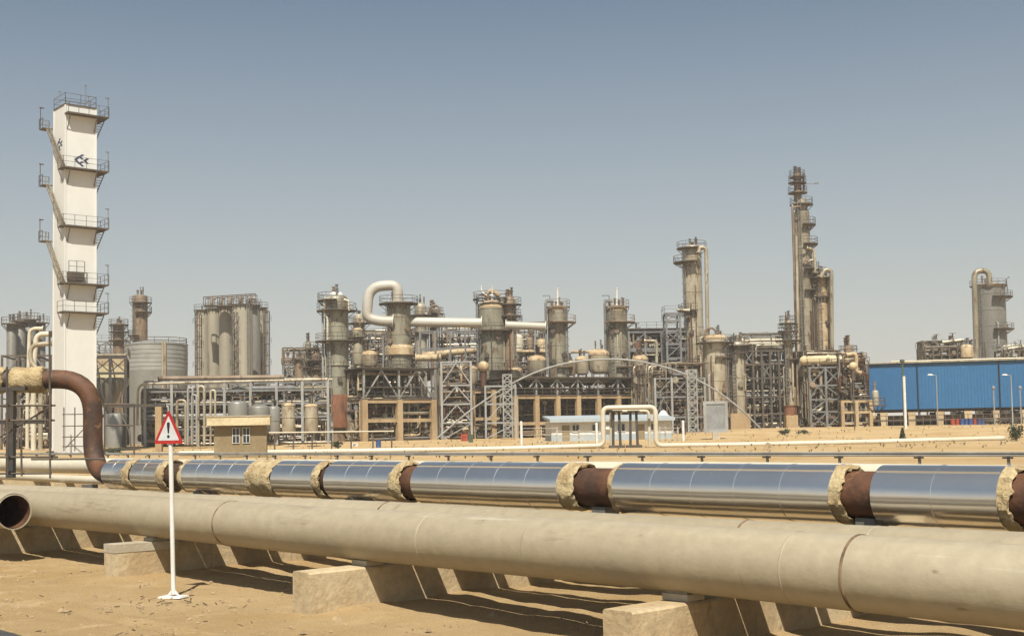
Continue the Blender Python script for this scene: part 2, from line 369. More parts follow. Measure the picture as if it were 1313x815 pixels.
# ------------------------------------------------------------------ foreground: piers and pipelines
RZ = atan2(D.y, D.x)                         # local x runs along the pipelines, local -y away from the camera
PT = [2.9, 9.06, 15.0, 21.6, 28.1, 34.6]
W1, W2, W3, W4, W5, W0 = 10.95, 12.45, 15.5, 19.0, 17.6, 10.04
WA, WB, WC, WD = 11.66, 13.12, 13.85, 14.55
def local_w(w): return -w                    # local y of a line at distance w when the root sits at the origin
t_gap = [t_at(760, W3 - .3, 1.5), t_at(1102, W3 - .3, 1.5)]; print('gaps', t_gap)
def pier(t, w0, w1, h, label, last=False):
    r = thing('concrete_pier', label, 'pier', TW(t, w0), RZ, 'concrete piers under the front pipelines')
    L = w1 - w0; b = MB(); th = .42; gx = {9.06: t_gap[1] - 9.06, 15.0: t_gap[0] - 15.0}.get(t, 0)
    # slightly worn block: bevelled long edges
    e = .025; prof = [(-th / 2, -.5), (th / 2, -.5), (th / 2, h - e), (th / 2 - e, h), (-th / 2 + e, h), (-th / 2, h - e)]
    vs, fs = [], []
    n = 24; k = len(prof)
    for i in range(n + 1):
        y = -L * i / n
        for x, z in prof:
            j = .012
            vs.append((x + mnoise.noise((y * 2 + t, z * 3, x * 9)) * j, y + (0 if 0 < i < n else mnoise.noise((z * 6, x * 8, t)) * .012), z + (mnoise.noise((y * 3, t, x * 5)) * .012 if z > 0 else 0)))
    for i in range(n):
        for a in range(k): fs.append((i * k + a, i * k + (a + 1) % k, (i + 1) * k + (a + 1) % k, (i + 1) * k + a))
    fs += [tuple(range(k - 1, -1, -1)), tuple(n * k + a for a in range(k))]
    b.add(vs, fs); b.build('pier_block', 'concrete_pier', r)
    if abs(t - 21.6) < .01:
        s = MB(); s.box(0, -.62, h - .13, th + .02, 1.26, .15); s.build('cap', 'concrete_light', r)
    for w in (W1, W2, WA, WC, WD):
        s = MB(); s.box(0, -(w - w0), h + .005, .36, .30, .075); s.bar((-.15, -(w - w0) + .1, h + .085), (.15, -(w - w0) + .1, h + .085), .03, .07)
        s.build('saddle', 'concrete_light', r)
    s = MB(); s.box(gx, -(W3 - w0) - .0, -.5 if gx else h, .4, .56, h + .94 if gx else .44); s.build('pedestal', 'steel_dark', r)
    s = MB(); s.box(gx, -(W3 - w0), h + .44, .30, .36, .19); s.build('pipe_shoe', 'steel_grey', r)
    return r
plabels = ['low concrete pier under the front pipes nearest the right edge', 'tan concrete pier at bottom centre-right with a round dusty stain', 'tan concrete pier at bottom centre, its end clear of the pipes',
           'small concrete pier with pale top just left of the sign post', 'concrete pier shaded by the open pipe mouth at far left', 'concrete pier beyond the open pipe mouth at the left edge']
for i, t in enumerate(PT): pier(t, (9.8, 9.86, 9.80, 10.05, 10.05, 10.05)[i], 17.2, .60, plabels[i])

def straight_pipe(name, label, w, z, r, t0, t1, material, seams=(), n=40, hollow=False, group=None):
    o = thing(name, label, 'pipeline', TW(0, w, z), RZ, group)
    b = MB()
    N_ = max(2, int((t1 - t0) / 1.2)); xs = [t0 + (t1 - t0) * i / N_ for i in range(N_ + 1)]
    pts = [(x, .012 * sin(x * .35 + w), .012 * sin(x * .5 + w * 2)) for x in xs]
    b.tube(pts, r, n, cap=not hollow)
    if hollow:
        b.lathe([(r, t0), (r - .025, t0 - .004), (r - .03, t0 + 3)], n, axis='x', cap=False)
    b.build('pipe_wall', material, o)
    if hollow:
        b = MB(); b.lathe([(r - .035, t0 + .02), (r - .035, t0 + 2.5), (.01, t0 + 2.6)], n, axis='x', cap=False); b.build('pipe_bore', 'rust', o)
    for sx in [t0 + 1.7 + 5.9 * i for i in range(int((t1 - t0) / 5.9))] if r > .3 else []:
        s = MB(); s.lathe([(r, sx - .012), (r + .003, sx - .006), (r + .003, sx + .006), (r, sx + .012)], n, (0, .012 * sin(sx * .35 + w), .012 * sin(sx * .5 + w * 2)), 'x', cap=False); s.build('factory_weld', material, o)
    for sx in seams:
        s = MB(); prof = [(r, sx - .02), (r + .010, sx - .012), (r + .010, sx + .008), (r, sx + .016)]
        s.lathe(prof, n, (0, .012 * sin(sx * .35 + w), .012 * sin(sx * .5 + w * 2)), 'x', cap=False); s.build('weld_seam', 'weld', o)
    return o
zc1 = .675 + .375
s1, s2 = t_at(283, W1 - .2, 1.1), t_at(1090, W1 - .2, 1.1)
straight_pipe('front_pipe', 'thick cream pipe across the foreground with a rusty weld ring at right', W1, zc1, .375, -6, 62, 'cream_pipe', (s1, s2))
straight_pipe('second_pipe', 'cream pipe lying behind the front pipe, only its top showing', W2, .725 + .335, .335, -6, 62, 'cream_pipe', (t_at(960, W2, 1.35), t_at(500, W2, 1.35)))
straight_pipe('slim_pipe', 'slim cream pipe lying low between the front pipe and the second pipe', WA, .725 + .19, .19, -6, 62, 'cream_pipe', n=24)
straight_pipe('thin_pipe', 'thinnest cream pipe of the foreground, low behind the second pipe', WB, .63 + .09, .09, -6, 62, 'cream_pipe', n=16)
straight_pipe('middle_pipe', 'middling cream pipe lying low in front of the shiny clad pipeline', WC, .725 + .25, .25, -6, 62, 'cream_pipe', n=28)
straight_pipe('lesser_pipe', 'lesser cream pipe lying low right against the shiny clad pipeline', WD, .725 + .2, .2, -6, 62, 'cream_pipe', n=24)
t_open = t_at(18, W0, zc1)
straight_pipe('open_pipe', 'open-ended pipe with dark rusty mouth at the left edge', W0, zc1, .37, t_open, 62, 'cream_pipe', hollow=True)
straight_pipe('white_pipeline', 'long cream-white pipe behind the shiny clad pipeline', W4, 1.86 - .27, .27, -10, 75, 'white_pipe', group=None)
straight_pipe('thin_white_pipe', 'thinner white pipe low in front of the cream-white pipe at left', W5, 1.22, .13, 30, 75, 'white_pipe')
for k in range(7):
    q = TW(28.4 + k * 6.4, 18.5)
    b = MB(); b.box(0, 0, -.3, .4, 2.4, 1.36); o = b.build('pipe_support', 'concrete_pier'); o.location = (q.x, q.y, .03); o.rotation_euler = (0, 0, RZ)
    tag(o, 'concrete support under the white pipes behind the clad pipeline', 'support', 'supports of the white pipes')

# ---- the clad pipeline: bare pipe, shiny cladding sections, ragged foam
R3, R3b, Z3 = .415, .325, 1.545
cp = thing('clad_pipeline', 'shiny metal-clad pipeline with ragged yellow foam and bare rusty gaps', 'pipeline', TW(0, W3, Z3), RZ)
def tx(px): return t_at(px, W3 - .3, Z3)
t_elb = tx(104)
# bare steel with the rise at its left end, then the crossing to the left
P0 = Vector((0, 0, 0)); lz = 4.26 - Z3
dl = Matrix.Rotation(-RZ, 3, 'Z') @ Vector((-1, .02, 0))
bare = bend([(-8, 0, 0), (t_elb - .1, 0, 0), (t_elb - .1, 0, lz), Vector((t_elb - .1, 0, lz)) + dl * 7], 1.05, 9)
MB().tube(bare, [R3b if p.z < .02 and p.x < t_elb - 1.0 else .27 for p in bare], 32).build('bare_pipe', 'rust', cp)
def foam(x0, x1, r=R3 - .005, jag=.05, seed=0):
    n, m = 44, max(6, int((x1 - x0) / .05)); b = MB(); vs = []
    for i in range(m + 1):
        for k in range(n):
            a = 2 * pi * k / n; ca, sa = cos(a), sin(a)
            x = x0 + (x1 - x0) * i / m
            if i in (0, m): x += (mnoise.noise((ca * 3, sa * 3, seed + i)) * 1.0 + mnoise.noise((ca * 8, sa * 8, seed + i)) * .6) * jag
            rr = r + (mnoise.noise((ca * 2.5, sa * 2.5, x * 3 + seed)) * .8 + mnoise.noise((ca * 7, sa * 7, x * 8 + seed)) * .6) * jag * .55 - (.03 if i in (0, m) else 0)
            vs.append((x, rr * ca, rr * sa))
    for i, x in ((0, x0), (m, x1)):
        for k in range(n):
            a = 2 * pi * k / n; rr = R3b + .01 + .03 * random.random(); vs.append((x + random.uniform(-.02, .02) + (.03 if i == 0 else -.03), rr * cos(a), rr * sin(a)))
    fs = [(i * n + k, i * n + (k + 1) % n, (i + 1) * n + (k + 1) % n, (i + 1) * n + k) for i in range(m) for k in range(n)]
    o = (m + 1) * n
    fs += [(o + k, o + (k + 1) % n, (k + 1) % n, k) for k in range(n)] + [(m * n + k, m * n + (k + 1) % n, o + n + (k + 1) % n, o + n + k) for k in range(n)]
    b.add(vs, fs, True); b.build('foam_insulation', 'foam', cp)
def clad(x0, x1):
    b = MB(); L = x1 - x0; m = max(1, round(L / .82)); n = 72; xs = [x0 + .001]
    sd_ = random.uniform(0, 50); rows = [(x0 + .001, R3 - .02)]
    for i in range(m):
        a, c = x0 + L * i / m, x0 + L * (i + 1) / m
        rows += [(a, R3), (a + .004, R3 + .006), (a + .022, R3 + .006), (a + .026, R3), (a + .032, R3), (a + .05, R3)] + [(a + (c - a) * q, R3) for q in (.15, .3, .45, .6, .75, .9)] + [(c - .02, R3), (c - .005, R3)]
    rows += [(x1, R3), (x1 + .0005, R3 - .02)]
    vs = []
    for x, r in rows:
        for k in range(n):
            a = 2 * pi * k / n; ca, sa = cos(a), sin(a)
            rr = r + .0045 * mnoise.noise((ca * .9 + sd_, sa * .9, x * .8)) + .0018 * mnoise.noise((ca * 2.2, sa * 2.2 + sd_, x * 2.6))
            vs.append((x, rr * ca, rr * sa))
    fs = [(i * n + k, i * n + (k + 1) % n, (i + 1) * n + (k + 1) % n, (i + 1) * n + k) for i in range(len(rows) - 1) for k in range(n)]
    b.add(vs, fs, True)
    # long lap seam
    y0 = R3 * cos(radians(128)); z0 = R3 * sin(radians(128))
    b.bar((x0 + .02, -y0 * 1.01, z0 * 1.01), (x1 - .02, -y0 * 1.01, z0 * 1.01), .012, .03)
    b.build('cladding', 'aluminium', cp)
CL = [(134, 161), (171, 204), (236, 319), (352, 404), (420, 505), (532, 719), (790, 1068), (1121, 1283)]
FO = [(158, 167), (203, 212), (231, 238), (317, 349), (403, 412), (502, 515), (716, 738), (783, 791), (1064, 1083), (1280, 1299)]
for a, c in CL: clad(tx(c), tx(a))
for i, (a, c) in enumerate(FO): foam(tx(c), tx(a), jag=.085, seed=i * 7.3)
foam(-9.5, tx(1330) - .8, seed=99)
# insulated crossing at upper left (children of the same pipeline)
e0 = Vector((t_elb - .1, 0, lz))
def foam_run(s0, s1, r, seed):
    n, m = 40, 26; vs = []; x = dl; y = Vector((0, 0, 1)).cross(x); b = MB()
    for i in range(m + 1):
        for k in range(n):
            a = 2 * pi * k / n; q = s0 + (s1 - s0) * i / m
            if i in (0, m): q += mnoise.noise((cos(a) * 3, sin(a) * 3, seed + i)) * .09
            rr = r + mnoise.noise((cos(a) * 1.6, sin(a) * 1.6, q * 2.2 + seed)) * .035 + mnoise.noise((cos(a) * 6, sin(a) * 6, q * 6 + seed)) * .016 - (.07 if i in (0, m) else .02 if i in (1, m - 1) else 0)
            vs.append(e0 + x * q + (y * cos(a) + Vector((0, 0, 1)) * sin(a)) * rr)
    fs = [(i * n + k, i * n + (k + 1) % n, (i + 1) * n + (k + 1) % n, (i + 1) * n + k) for i in range(m) for k in range(n)]
    fs += [tuple(range(n - 1, -1, -1)), tuple(m * n + k for k in range(n))]
    b.add(vs, fs, True); b.build('foam_insulation', 'foam', cp)
mpp = 35.2 / F
foam_run((124 - 62) * mpp, (124 - 18) * mpp, .375, 3); foam_run((124 - 10) * mpp, (124 + 60) * mpp, .385, 8)
b = MB(); pa = e0 + dl * ((124 - 14) * mpp)
b.tube([pa - dl * .05, pa + dl * .05], .30, 28); b.build('clamp', 'steel_dark', cp)

# ---- pipe stand and scaffolding at the left edge
Yl = 34.2
def PX(px, py, Y): return at(px, py, Y)
g0 = gp(14, Yl)
st = thing('pipe_stand', 'dark steel stand holding the raised pipe at left edge', 'pipe stand', g0)
def rel(o, px, py, Y): return at(px, py, Y) - Vector(o.location)
b = MB(); p, q = rel(st, 14.5, 612, Yl + .7), rel(st, 14.5, 498, Yl + .7); p.x = q.x; b.bar(p, q, .2, .22); b.build('post', 'steel_dark', st)
b = MB(); b.bar(rel(st, -30, 541, Yl + .7), rel(st, 56, 540, Yl + .7), .1, .13); b.build('beam', 'steel_dark', st)
b = MB(); b.bar(rel(st, -30, 499, Yl + .7), rel(st, 34, 498, Yl + .7), .24, .1); b.build('cap_beam', 'steel_dark', st)
g1 = gp(60, Yl); sf = thing('scaffold', 'rusty tube scaffold around the stand at left edge', 'scaffold', g1)
def sbar(p, q, name='scaffold_tube', r=.028, m='steel_brown', o=sf, Y=33.6, Y2=None):
    MB().tube([rel(o, p[0], p[1], Y), rel(o, q[0], q[1], Y2 or Y)], r, 7).build(name, m, o)
for x, y0, y1 in ((63.5, 424, 613), (27, 545, 610), (9, 470, 612), (-22, 470, 615)): sbar((x + .8, y1), (x, y0))
for y, x0, x1 in ((520, -40, 71), (539, -40, 70), (586, -40, 74), (607, -20, 66), (588.5, 40, 134)): sbar((x0, y), (x1, y - .5), Y=33.75)
sbar((0, 560), (63, 522), Y=33.9)
rk = thing('tube_gantry', 'thin brown tube frame right of the rusty riser', 'frame', gp(150, 60))
for p, q in (((172, 583), (172, 518)), ((134, 583), (134, 518)), ((134, 518), (172, 518)), ((134, 545), (172, 545))): sbar(p, q, 'tube', .045, 'steel_brown', rk, 60)

# ---- warning sign
sp = gp(222, 19.9); sp.z += 0
sg = thing('warning_sign', 'red triangle warning sign with exclamation mark on white post', 'road sign', sp, radians(-14))
u = 19.9 / F
lean = Vector((-4.2 * u + 240 * u * sin(ROLL) * .0, 0, 0))
top = Vector((-.055, .0, 2.98)); mid = Vector((-.045, 0, 2.42))
b = MB(); b.tube([(0, 0, .05), (-.05, 0, 2.75)], .036, 14); b.build('post', 'white_clean', sg)
b = MB(); b.add([(-.2, -.14, 0), (.2, -.14, 0), (.2, .14, 0), (-.2, .14, 0), (-.19, -.13, .025), (.19, -.13, .025), (.19, .13, .025), (-.19, .13, .025)],
                [(3, 2, 1, 0), (4, 5, 6, 7), (0, 1, 5, 4), (1, 2, 6, 5), (2, 3, 7, 6), (3, 0, 4, 7)])
for a in range(4): b.add([(0.03 * cos(a * pi / 2), .03 * sin(a * pi / 2), .045), (.11 * cos(a * pi / 2), .09 * sin(a * pi / 2), .025), (.03 * cos(a * pi / 2), .03 * sin(a * pi / 2), .13),
                                (.03 * cos(a * pi / 2) + .012 * sin(a * pi / 2), .03 * sin(a * pi / 2) + .012 * cos(a * pi / 2), .045)], [(0, 1, 2), (2, 1, 3), (0, 2, 3), (0, 3, 1)])
b.build('base', 'white_clean', sg)
def rounded_tri(hw, h, z0, cr, cxo=0, k=6):
    P = [Vector((cxo - hw, z0)), Vector((cxo + hw, z0)), Vector((cxo, z0 + h))]; out = []
    for i in range(3):
        a, b_, c = P[i - 1], P[i], P[(i + 1) % 3]
        d1, d2 = (a - b_).normalized(), (c - b_).normalized()
        for j in range(k + 1):
            t = j / k; out.append((b_ + d1 * cr) * (1 - t) ** 2 + b_ * 2 * t * (1 - t) + (b_ + d2 * cr) * t * t)
    return out
def plate(poly, y0, y1):
    n = len(poly); b = MB()
    return b.add([(p[0], y0, p[1]) for p in poly] + [(p[0], y1, p[1]) for p in poly],
                 [tuple(range(n)), tuple(range(2 * n - 1, n - 1, -1))] + [(i, n + i, n + (i + 1) % n, (i + 1) % n) for i in range(n)])
tz = 2.42
plate(rounded_tri(.262, .545, tz, .055, -.052), -.052, -.044).build('red_border', 'red_paint', sg)
fc = plate(rounded_tri(.188, .39, tz + .052, .012, -.052), -.056, -.0525); fc.build('white_face', 'sign_white', sg)
plate([(p[0], p[1]) for p in rounded_tri(.262, .545, tz, .055, -.052)], -.0435, -.040).build('back_plate', 'steel_grey', sg)
b = MB(); b.add([], [])
mk = plate([(-.052 - .026, tz + .31), (-.052 - .022, tz + .335), (-.052, tz + .342), (-.052 + .022, tz + .335), (-.052 + .026, tz + .31), (-.052 + .011, tz + .165), (-.052 - .011, tz + .165)][::-1], -.060, -.0565)
cdot = [( -.052 + .024 * cos(a * pi / 6), tz + .115 + .024 * sin(a * pi / 6)) for a in range(12)]
m2 = plate(cdot, -.060, -.0565); mk.add(m2.v, m2.f); mk.build('exclamation_mark', 'black_paint', sg)
for q in (2.5, 2.68): MB().bar((-.05, -.04, q), (-.05, .0, q), .1, .04).build('bracket', 'steel_grey', sg)

# ---- guard rail
Wg = 50.
gr = thing('guard_rail', 'long grey metal guard rail beyond the pipelines', 'guard rail', TW(0, Wg, 0), RZ)
b = MB(); prof = [(0, 1.125), (.035, 1.15), (.035, 1.19), (-.02, 1.215), (-.02, 1.245), (.035, 1.27), (.035, 1.31), (0, 1.335)]
xs = [-16 + i * 4 for i in range(62)]
for i in range(len(xs) - 1):
    a, c = xs[i], xs[i + 1] + .15; dy = .006 * (i % 2)
    vs = [(x, y + dy, z) for x in (a, c) for y, z in prof] + [(x, y + dy - .012, z) for x in (a, c) for y, z in prof]; n = len(prof)
    fs = [(k, k + 1, n + k + 1, n + k) for k in range(n - 1)] + [(2 * n + n + k, 2 * n + n + k + 1, 2 * n + k + 1, 2 * n + k) for k in range(n - 1)]
    fs += [(0, n, 3 * n, 2 * n), (n - 1, 3 * n - 1, 4 * n - 1, 2 * n - 1)]
    b.add(vs, fs)
b.build('rail', 'steel_pale', gr)
for x in xs:
    q = TW(x, Wg); s = MB(); s.box(x, -.1, T(q.x, q.y) - .3, .1, .1, 1.28 - T(q.x, q.y) + .3); s.build('post', 'steel_grey', gr)
for x in xs:
    s = MB(); s.box(x, -.03, 1.04, .42, .12, .075); s.build('dark_block', 'steel_dark', gr)  # dark block just below the rail at each post

# ---- long white pipe with its square loop
Yw = 120.
def zoff(px, py, Y): return at(px, py, Y)
wp = thing('looped_pipe', 'long white ground pipe rising into a square expansion loop', 'pipeline', at(640, 575, Yw))
wpl = Vector(wp.location)
zpts = [(230, 581), (480, 577.5), (640, 575), (774, 571), (774, 522.5), (841.5, 521.5), (841.5, 571), (960, 569.5), (1120, 566), (1288, 561.5)]
pts = [at(x, y, Yw) - wpl for x, y in zpts]
for i in (4, 5): pts[i].x = pts[3 if i == 4 else 6].x
pts.append(pts[-1] + Vector((.5, 3, 0))); pts.append(pts[-1] + Vector((0, 0, -.8)))
MB().tube(bend(pts, .6, 6), .235, 14).build('pipe_wall', 'white_pipe', wp)
il = thing('inner_loop_pipe', 'thin white pipe loop inside the square white loop', 'pipe', at(784, 568, Yw + 1.2)); ill = Vector(il.location)
ip = [at(x, y, Yw + 1.2) - ill for x, y in ((784, 571), (784, 527), (833, 526.5), (833, 571))]; ip[1].x = ip[0].x; ip[2].x = ip[3].x
MB().tube(bend(ip, .4, 5), .15, 10).build('pipe_wall', 'white_pipe', il)
for k, px in enumerate((790.5, 812.5)):
    s = thing('loop_stand', ('black steel trestle under the white loop, left of two', 'black steel trestle under the white loop, right of two')[k], 'trestle', gp(px, Yw + .6))
    h = at(px, 527.5, Yw).z - s.location.z
    for dx in (-.28, .28):
        MB().bar((dx * 1.25, 0, -.1), (dx, 0, h), .24, .2).build('leg', 'steel_dark', s)
    b = MB(); b.box(0, 0, h, 1.1, 1.3, .12); b.build('cap_beam', 'steel_dark', s)
    b = MB(); b.box(0, 0, -.2, 1.5, .9, .45); b.build('footing', 'steel_brown', s)
for k, px in enumerate((300, 345, 392, 440, 505, 560, 610, 665, 715, 760, 862, 944, 1031, 1107, 1191, 1275)):
    q = gp(px, Yw + .4); zt = at(px, 561.5 + (1288 - px) * .0204, Yw).z - .225
    b = MB(); b.box(0, 0, -.4, 2.0, .8, zt - q.z + .4)
    o = b.build('sleeper', 'concrete_pier' if k % 2 else 'clad_brown'); o.location = q
    tag(o, 'low block holding up the long white ground pipe', 'sleeper', 'blocks under the white ground pipe')

# ------------------------------------------------------------------ plant builders
def rail_ring(b, r, z, a0, a1, n=14, h=1.1, c=(0, 0), th=.04):
    pr = [(c[0] + r * cos(a0 + (a1 - a0) * i / n), c[1] + r * sin(a0 + (a1 - a0) * i / n)) for i in range(n + 1)]
    for hh in (h, h * .5): b.tube([(x, y, z + hh) for x, y in pr], th, 4)
    for i in range(0, n + 1, 2): b.bar((pr[i][0], pr[i][1], z), (pr[i][0], pr[i][1], z + h), th * 1.3)
def rail_line(b, pts, h=1.1, th=.045, step=1.6):
    for i in range(len(pts) - 1):
        p, q = Vector(pts[i]), Vector(pts[i + 1])
        for hh in (h, h * .5): b.bar(p + Vector((0, 0, hh)), q + Vector((0, 0, hh)), th)
        m = max(1, int((q - p).length / step))
        for k in range(m + 1): b.bar(p.lerp(q, k / m), p.lerp(q, k / m) + Vector((0, 0, h)), th * 1.3)
def platform(root, r0, r1, z, a0=0., a1=2 * pi, mt='steel_brown', h=1.1, n=18):
    b = MB(); vs = []
    for i in range(n + 1):
        a = a0 + (a1 - a0) * i / n
        for rr in (r0, r1):
            for zz in (z - .16, z): vs.append((rr * cos(a), rr * sin(a), zz))
    fs = []
    for i in range(n):
        o, p = i * 4, i * 4 + 4; fs += [(o + 1, o + 3, p + 3, p + 1), (o, p, p + 2, o + 2), (o + 2, p + 2, p + 3, o + 3), (o, o + 1, p + 1, p)]
    fs += [(0, 2, 3, 1), (n * 4, n * 4 + 1, n * 4 + 3, n * 4 + 2)]
    b.add(vs, fs)
    for i in range(0, n + 1, 3):
        a = a0 + (a1 - a0) * i / n; b.bar((r0 * cos(a), r0 * sin(a), z - 1.1), (r1 * .97 * cos(a), r1 * .97 * sin(a), z - .2), .09)
    o = b.build('platform', mt, root)
    b = MB(); rail_ring(b, r1 - .06, z, a0, a1, n, h); b.build('railing', mt, o)
def ladder(root, r, ang, z0, z1, mt='steel_grey'):
    b = MB(); c, s = cos(ang), sin(ang); t = Vector((-s, c, 0)); p = Vector((c * r, s * r, 0))
    for k in (-.25, .25): b.bar(p + t * k + Vector((0, 0, z0)), p + t * k + Vector((0, 0, z1)), .07)
    z = z0 + .5
    while z < z1: b.bar(p - t * .25 + Vector((0, 0, z)), p + t * .25 + Vector((0, 0, z)), .05); z += .6
    z = z0 + 2.5
    q = Vector((c, s, 0))
    while z < z1 - .3:
        b.tube([p + t * .36 * cos(a) * 1 + q * (.1 + .62 * sin(a)) + Vector((0, 0, z)) for a in [pi * i / 6 for i in range(7)]], .03, 4); z += 1.2
    b.build('ladder', mt, root)
SIDE = dict(all=(0, 2 * pi), front=(-pi * .95, -pi * .05), right=(-pi * .55, pi * .3), left=(pi * .7, pi * 1.55), fr=(-pi * .75, .15 * pi), fl=(pi * .85, pi * 1.8))
def column(label, px, ytop, Y, w, mt='clad_khaki', ybase=None, plats=(), skirt=None, dome=.55, segs=(), lad=True, pipes=(), bands=2.6, nozz=4, group=None,
           name='process_column', cat='process column', domemat=None, plinth=None, legs=False, zbase=None, platm='steel_brown'):
    """A vertical vessel seen at image column px. Heights are given as image rows at distance Y."""
    k = Y / F
    P = gp(px, Y) if ybase is None else at(px, ybase, Y)
    if zbase is not None: P.z = zbase
    Z = lambda py: at(px, py, Y).z - P.z
    H = Z(ytop); r = w / 2 * k
    o = thing(name, label, cat, P, random.uniform(-.3, .3) * 0, group)
    z0 = 0
    if plinth:
        zp = Z(plinth); b = MB(); b.box(0, 0, -.6, r * 2.5, r * 2.5, zp + .6); b.build('plinth', 'concrete_ochre', o); z0 = zp
    if skirt:
        zs = Z(skirt[0]); rs = skirt[2] / 2 * k if len(skirt) > 2 else r
        b = MB(); b.lathe([(rs, z0 - (.3 if z0 == 0 else 0)), (rs, zs - .05), (rs + .12, zs - .05), (rs + .12, zs + .1)], 24); b.build('skirt', skirt[1], o); z0 = zs
    elif legs:
        zs = H * .16
        for a in range(4):
            c, s = cos(a * pi / 2 + .6) * r * .85, sin(a * pi / 2 + .6) * r * .85
            MB().bar((c, s, -.1), (c, s, z0 + zs + r * .3), .16).build('leg', 'steel_brown', o)
        z0 += zs
    # shell profile
    prof = []; cur = r
    hd = r * dome
    prof.append((r * .55 if legs else r, z0)); 
    if legs: prof.append((r * .9, z0 + r * .18)); prof.append((r, z0 + r * .45))
    steps = sorted([(Z(py), ww / 2 * k) for py, ww in segs])
    z = z0 + (r * .45 if legs else 0)
    top_shell = H - hd
    marks = steps + [(top_shell, None)]
    for zz, nr in marks:
        if bands:
            q = z + bands
            while q < zz - .4:
                prof += [(cur, q - .1), (cur + .05, q - .08), (cur + .05, q + .08), (cur, q + .1)]; q += bands
        prof.append((cur, zz))
        if nr is not None: prof.append((nr, zz + abs(nr - cur) * .8)); z = zz + abs(nr - cur) * .8; cur = nr
    rt = cur
    if domemat is None:
        for i in range(1, 7): prof.append((rt * cos(i / 6 * pi / 2) + (1e-5 if i == 6 else 0), top_shell + hd * sin(i / 6 * pi / 2)))
        MB().lathe(prof, 28).build('shell', mt, o)
    else:
        MB().lathe(prof, 28).build('shell', mt, o)
        pr = [(rt + .04, top_shell - rt * .12), (rt + .04, top_shell)] + [(rt * cos(i / 6 * pi / 2) + (1e-5 if i == 6 else 0), top_shell + .01 + hd * sin(i / 6 * pi / 2)) for i in range(1, 7)]
        MB().lathe(pr, 28).build('head', domemat, o)
    rad = lambda zz: next((rr for s_, rr in reversed([(z0, r)] + steps) if zz >= s_), r)
    for pl in plats:
        zz = Z(pl[0]); a0, a1 = SIDE[pl[1]]; ext = (pl[2] if len(pl) > 2 else 1.1) * .82
        platform(o, rad(zz) + .02, rad(zz) + ext, zz, a0, a1, platm)
    if lad:
        za = max(z0, 0); ladder(o, r + .45, random.choice((-.9, -2.0, -2.4)), za + .5, H - hd * .6)
    for dx, y0, y1, rp, mm in pipes:
        z_0, z_1 = sorted((Z(y0), Z(y1))); x = dx * k; yy = -(r * .35 + rp * k)
        ins = Vector((-x * .6, r * .5, 0)); pts = bend([(x, yy, z_0), (x, yy, z_1), (x * .35, yy * .3, z_1)], .6, 5)
        MB().tube(pts, rp * k, 10).build('side_pipe', mm, o)
    if lad and H - z0 > 7:
        for i in range(random.randint(2, 4)):
            a = random.uniform(-2.75, -.4); q = random.uniform(.07, .17); za = z0 + random.uniform(0, .35) * (H - z0); zb_ = za + random.uniform(.3, .7) * (H - za - hd); ra = r + q + .12
            x, y = cos(a) * ra, sin(a) * ra; x2, y2 = cos(a) * r * .8, sin(a) * r * .8
            MB().tube(bend([(x2, y2, za), (x, y, za), (x, y, zb_), (x2, y2, zb_)], q * 2, 3), q, 7).build('riser', random.choice(('clad_brown', 'steel_pale', 'clad_pale', 'rust', 'steel_brown')), o)
        for i in range(random.randint(1, 3)):
            a, zz_ = random.uniform(-2.5, -.6), z0 + random.uniform(.1, .8) * (H - z0 - hd); rz_ = rad(zz_); c, sn = cos(a), sin(a); q = random.uniform(.22, .36)
            b = MB(); b.tube([(c * rz_ * .9, sn * rz_ * .9, zz_), (c * (rz_ + .35), sn * (rz_ + .35), zz_)], q, 10); b.tube([(c * (rz_ + .3), sn * (rz_ + .3), zz_), (c * (rz_ + .42), sn * (rz_ + .42), zz_)], q * 1.35, 10); b.build('manway', random.choice(('steel_brown', 'clad_brown', 'clad_khaki')), o)
    for i in range(nozz):
        a = random.uniform(0, 2 * pi); rr = rt * random.uniform(.1, .75); h = random.uniform(.5, 1.7); q = random.uniform(.09, .2)
        x, y = rr * cos(a), rr * sin(a); zt = top_shell + hd * sqrt(max(0, 1 - (rr / rt) ** 2)) - .1
        b = MB(); b.tube([(x, y, zt), (x, y, zt + h)], q, 8); b.tube([(x, y, zt + h * .6), (x, y, zt + h * .6 + .12)], q * 1.7, 8); b.tube([(x, y, zt + h), (x, y, zt + h + .1)], q * 1.7, 8)
        b.build('nozzle', random.choice(('steel_brown', 'clad_brown', 'steel_grey')), o)
    o['_r'] = r; o['_h'] = H
    return o
def manways(o, ks):
    r = o['_r']
    for a, z in ks:
        c, s = cos(a), sin(a); b = MB(); b.tube([(c * r * .9, s * r * .9, z), (c * (r + .45), s * (r + .45), z)], .32, 12); b.tube([(c * (r + .4), s * (r + .4), z), (c * (r + .55), s * (r + .55), z)], .45, 12)
        b.build('manway', 'steel_brown', o)

def plain_pipe(label, pix, Y, rpx, mt, rad=1.0, group=None, name='pipe', n=12, flange=True, cat='pipe'):
    """Pipe through image points (px, py[, Y])."""
    pts = [at(p[0], p[1], p[2] if len(p) > 2 else Y) for p in pix]; o = thing(name, label, cat, pts[0], 0, group)
    lp = [p - pts[0] for p in pts]
    MB().tube(bend(lp, rad, 6), rpx * Y / F, n).build('pipe_wall', mt, o)
    if flange and len(lp) > 1:
        for p, q in ((lp[0], lp[1]), (lp[-1], lp[-2])):
            d = (q - p).normalized(); MB().tube([p, p + d * .15], rpx * Y / F * 1.45, n).build('flange', mt, o)
    return o

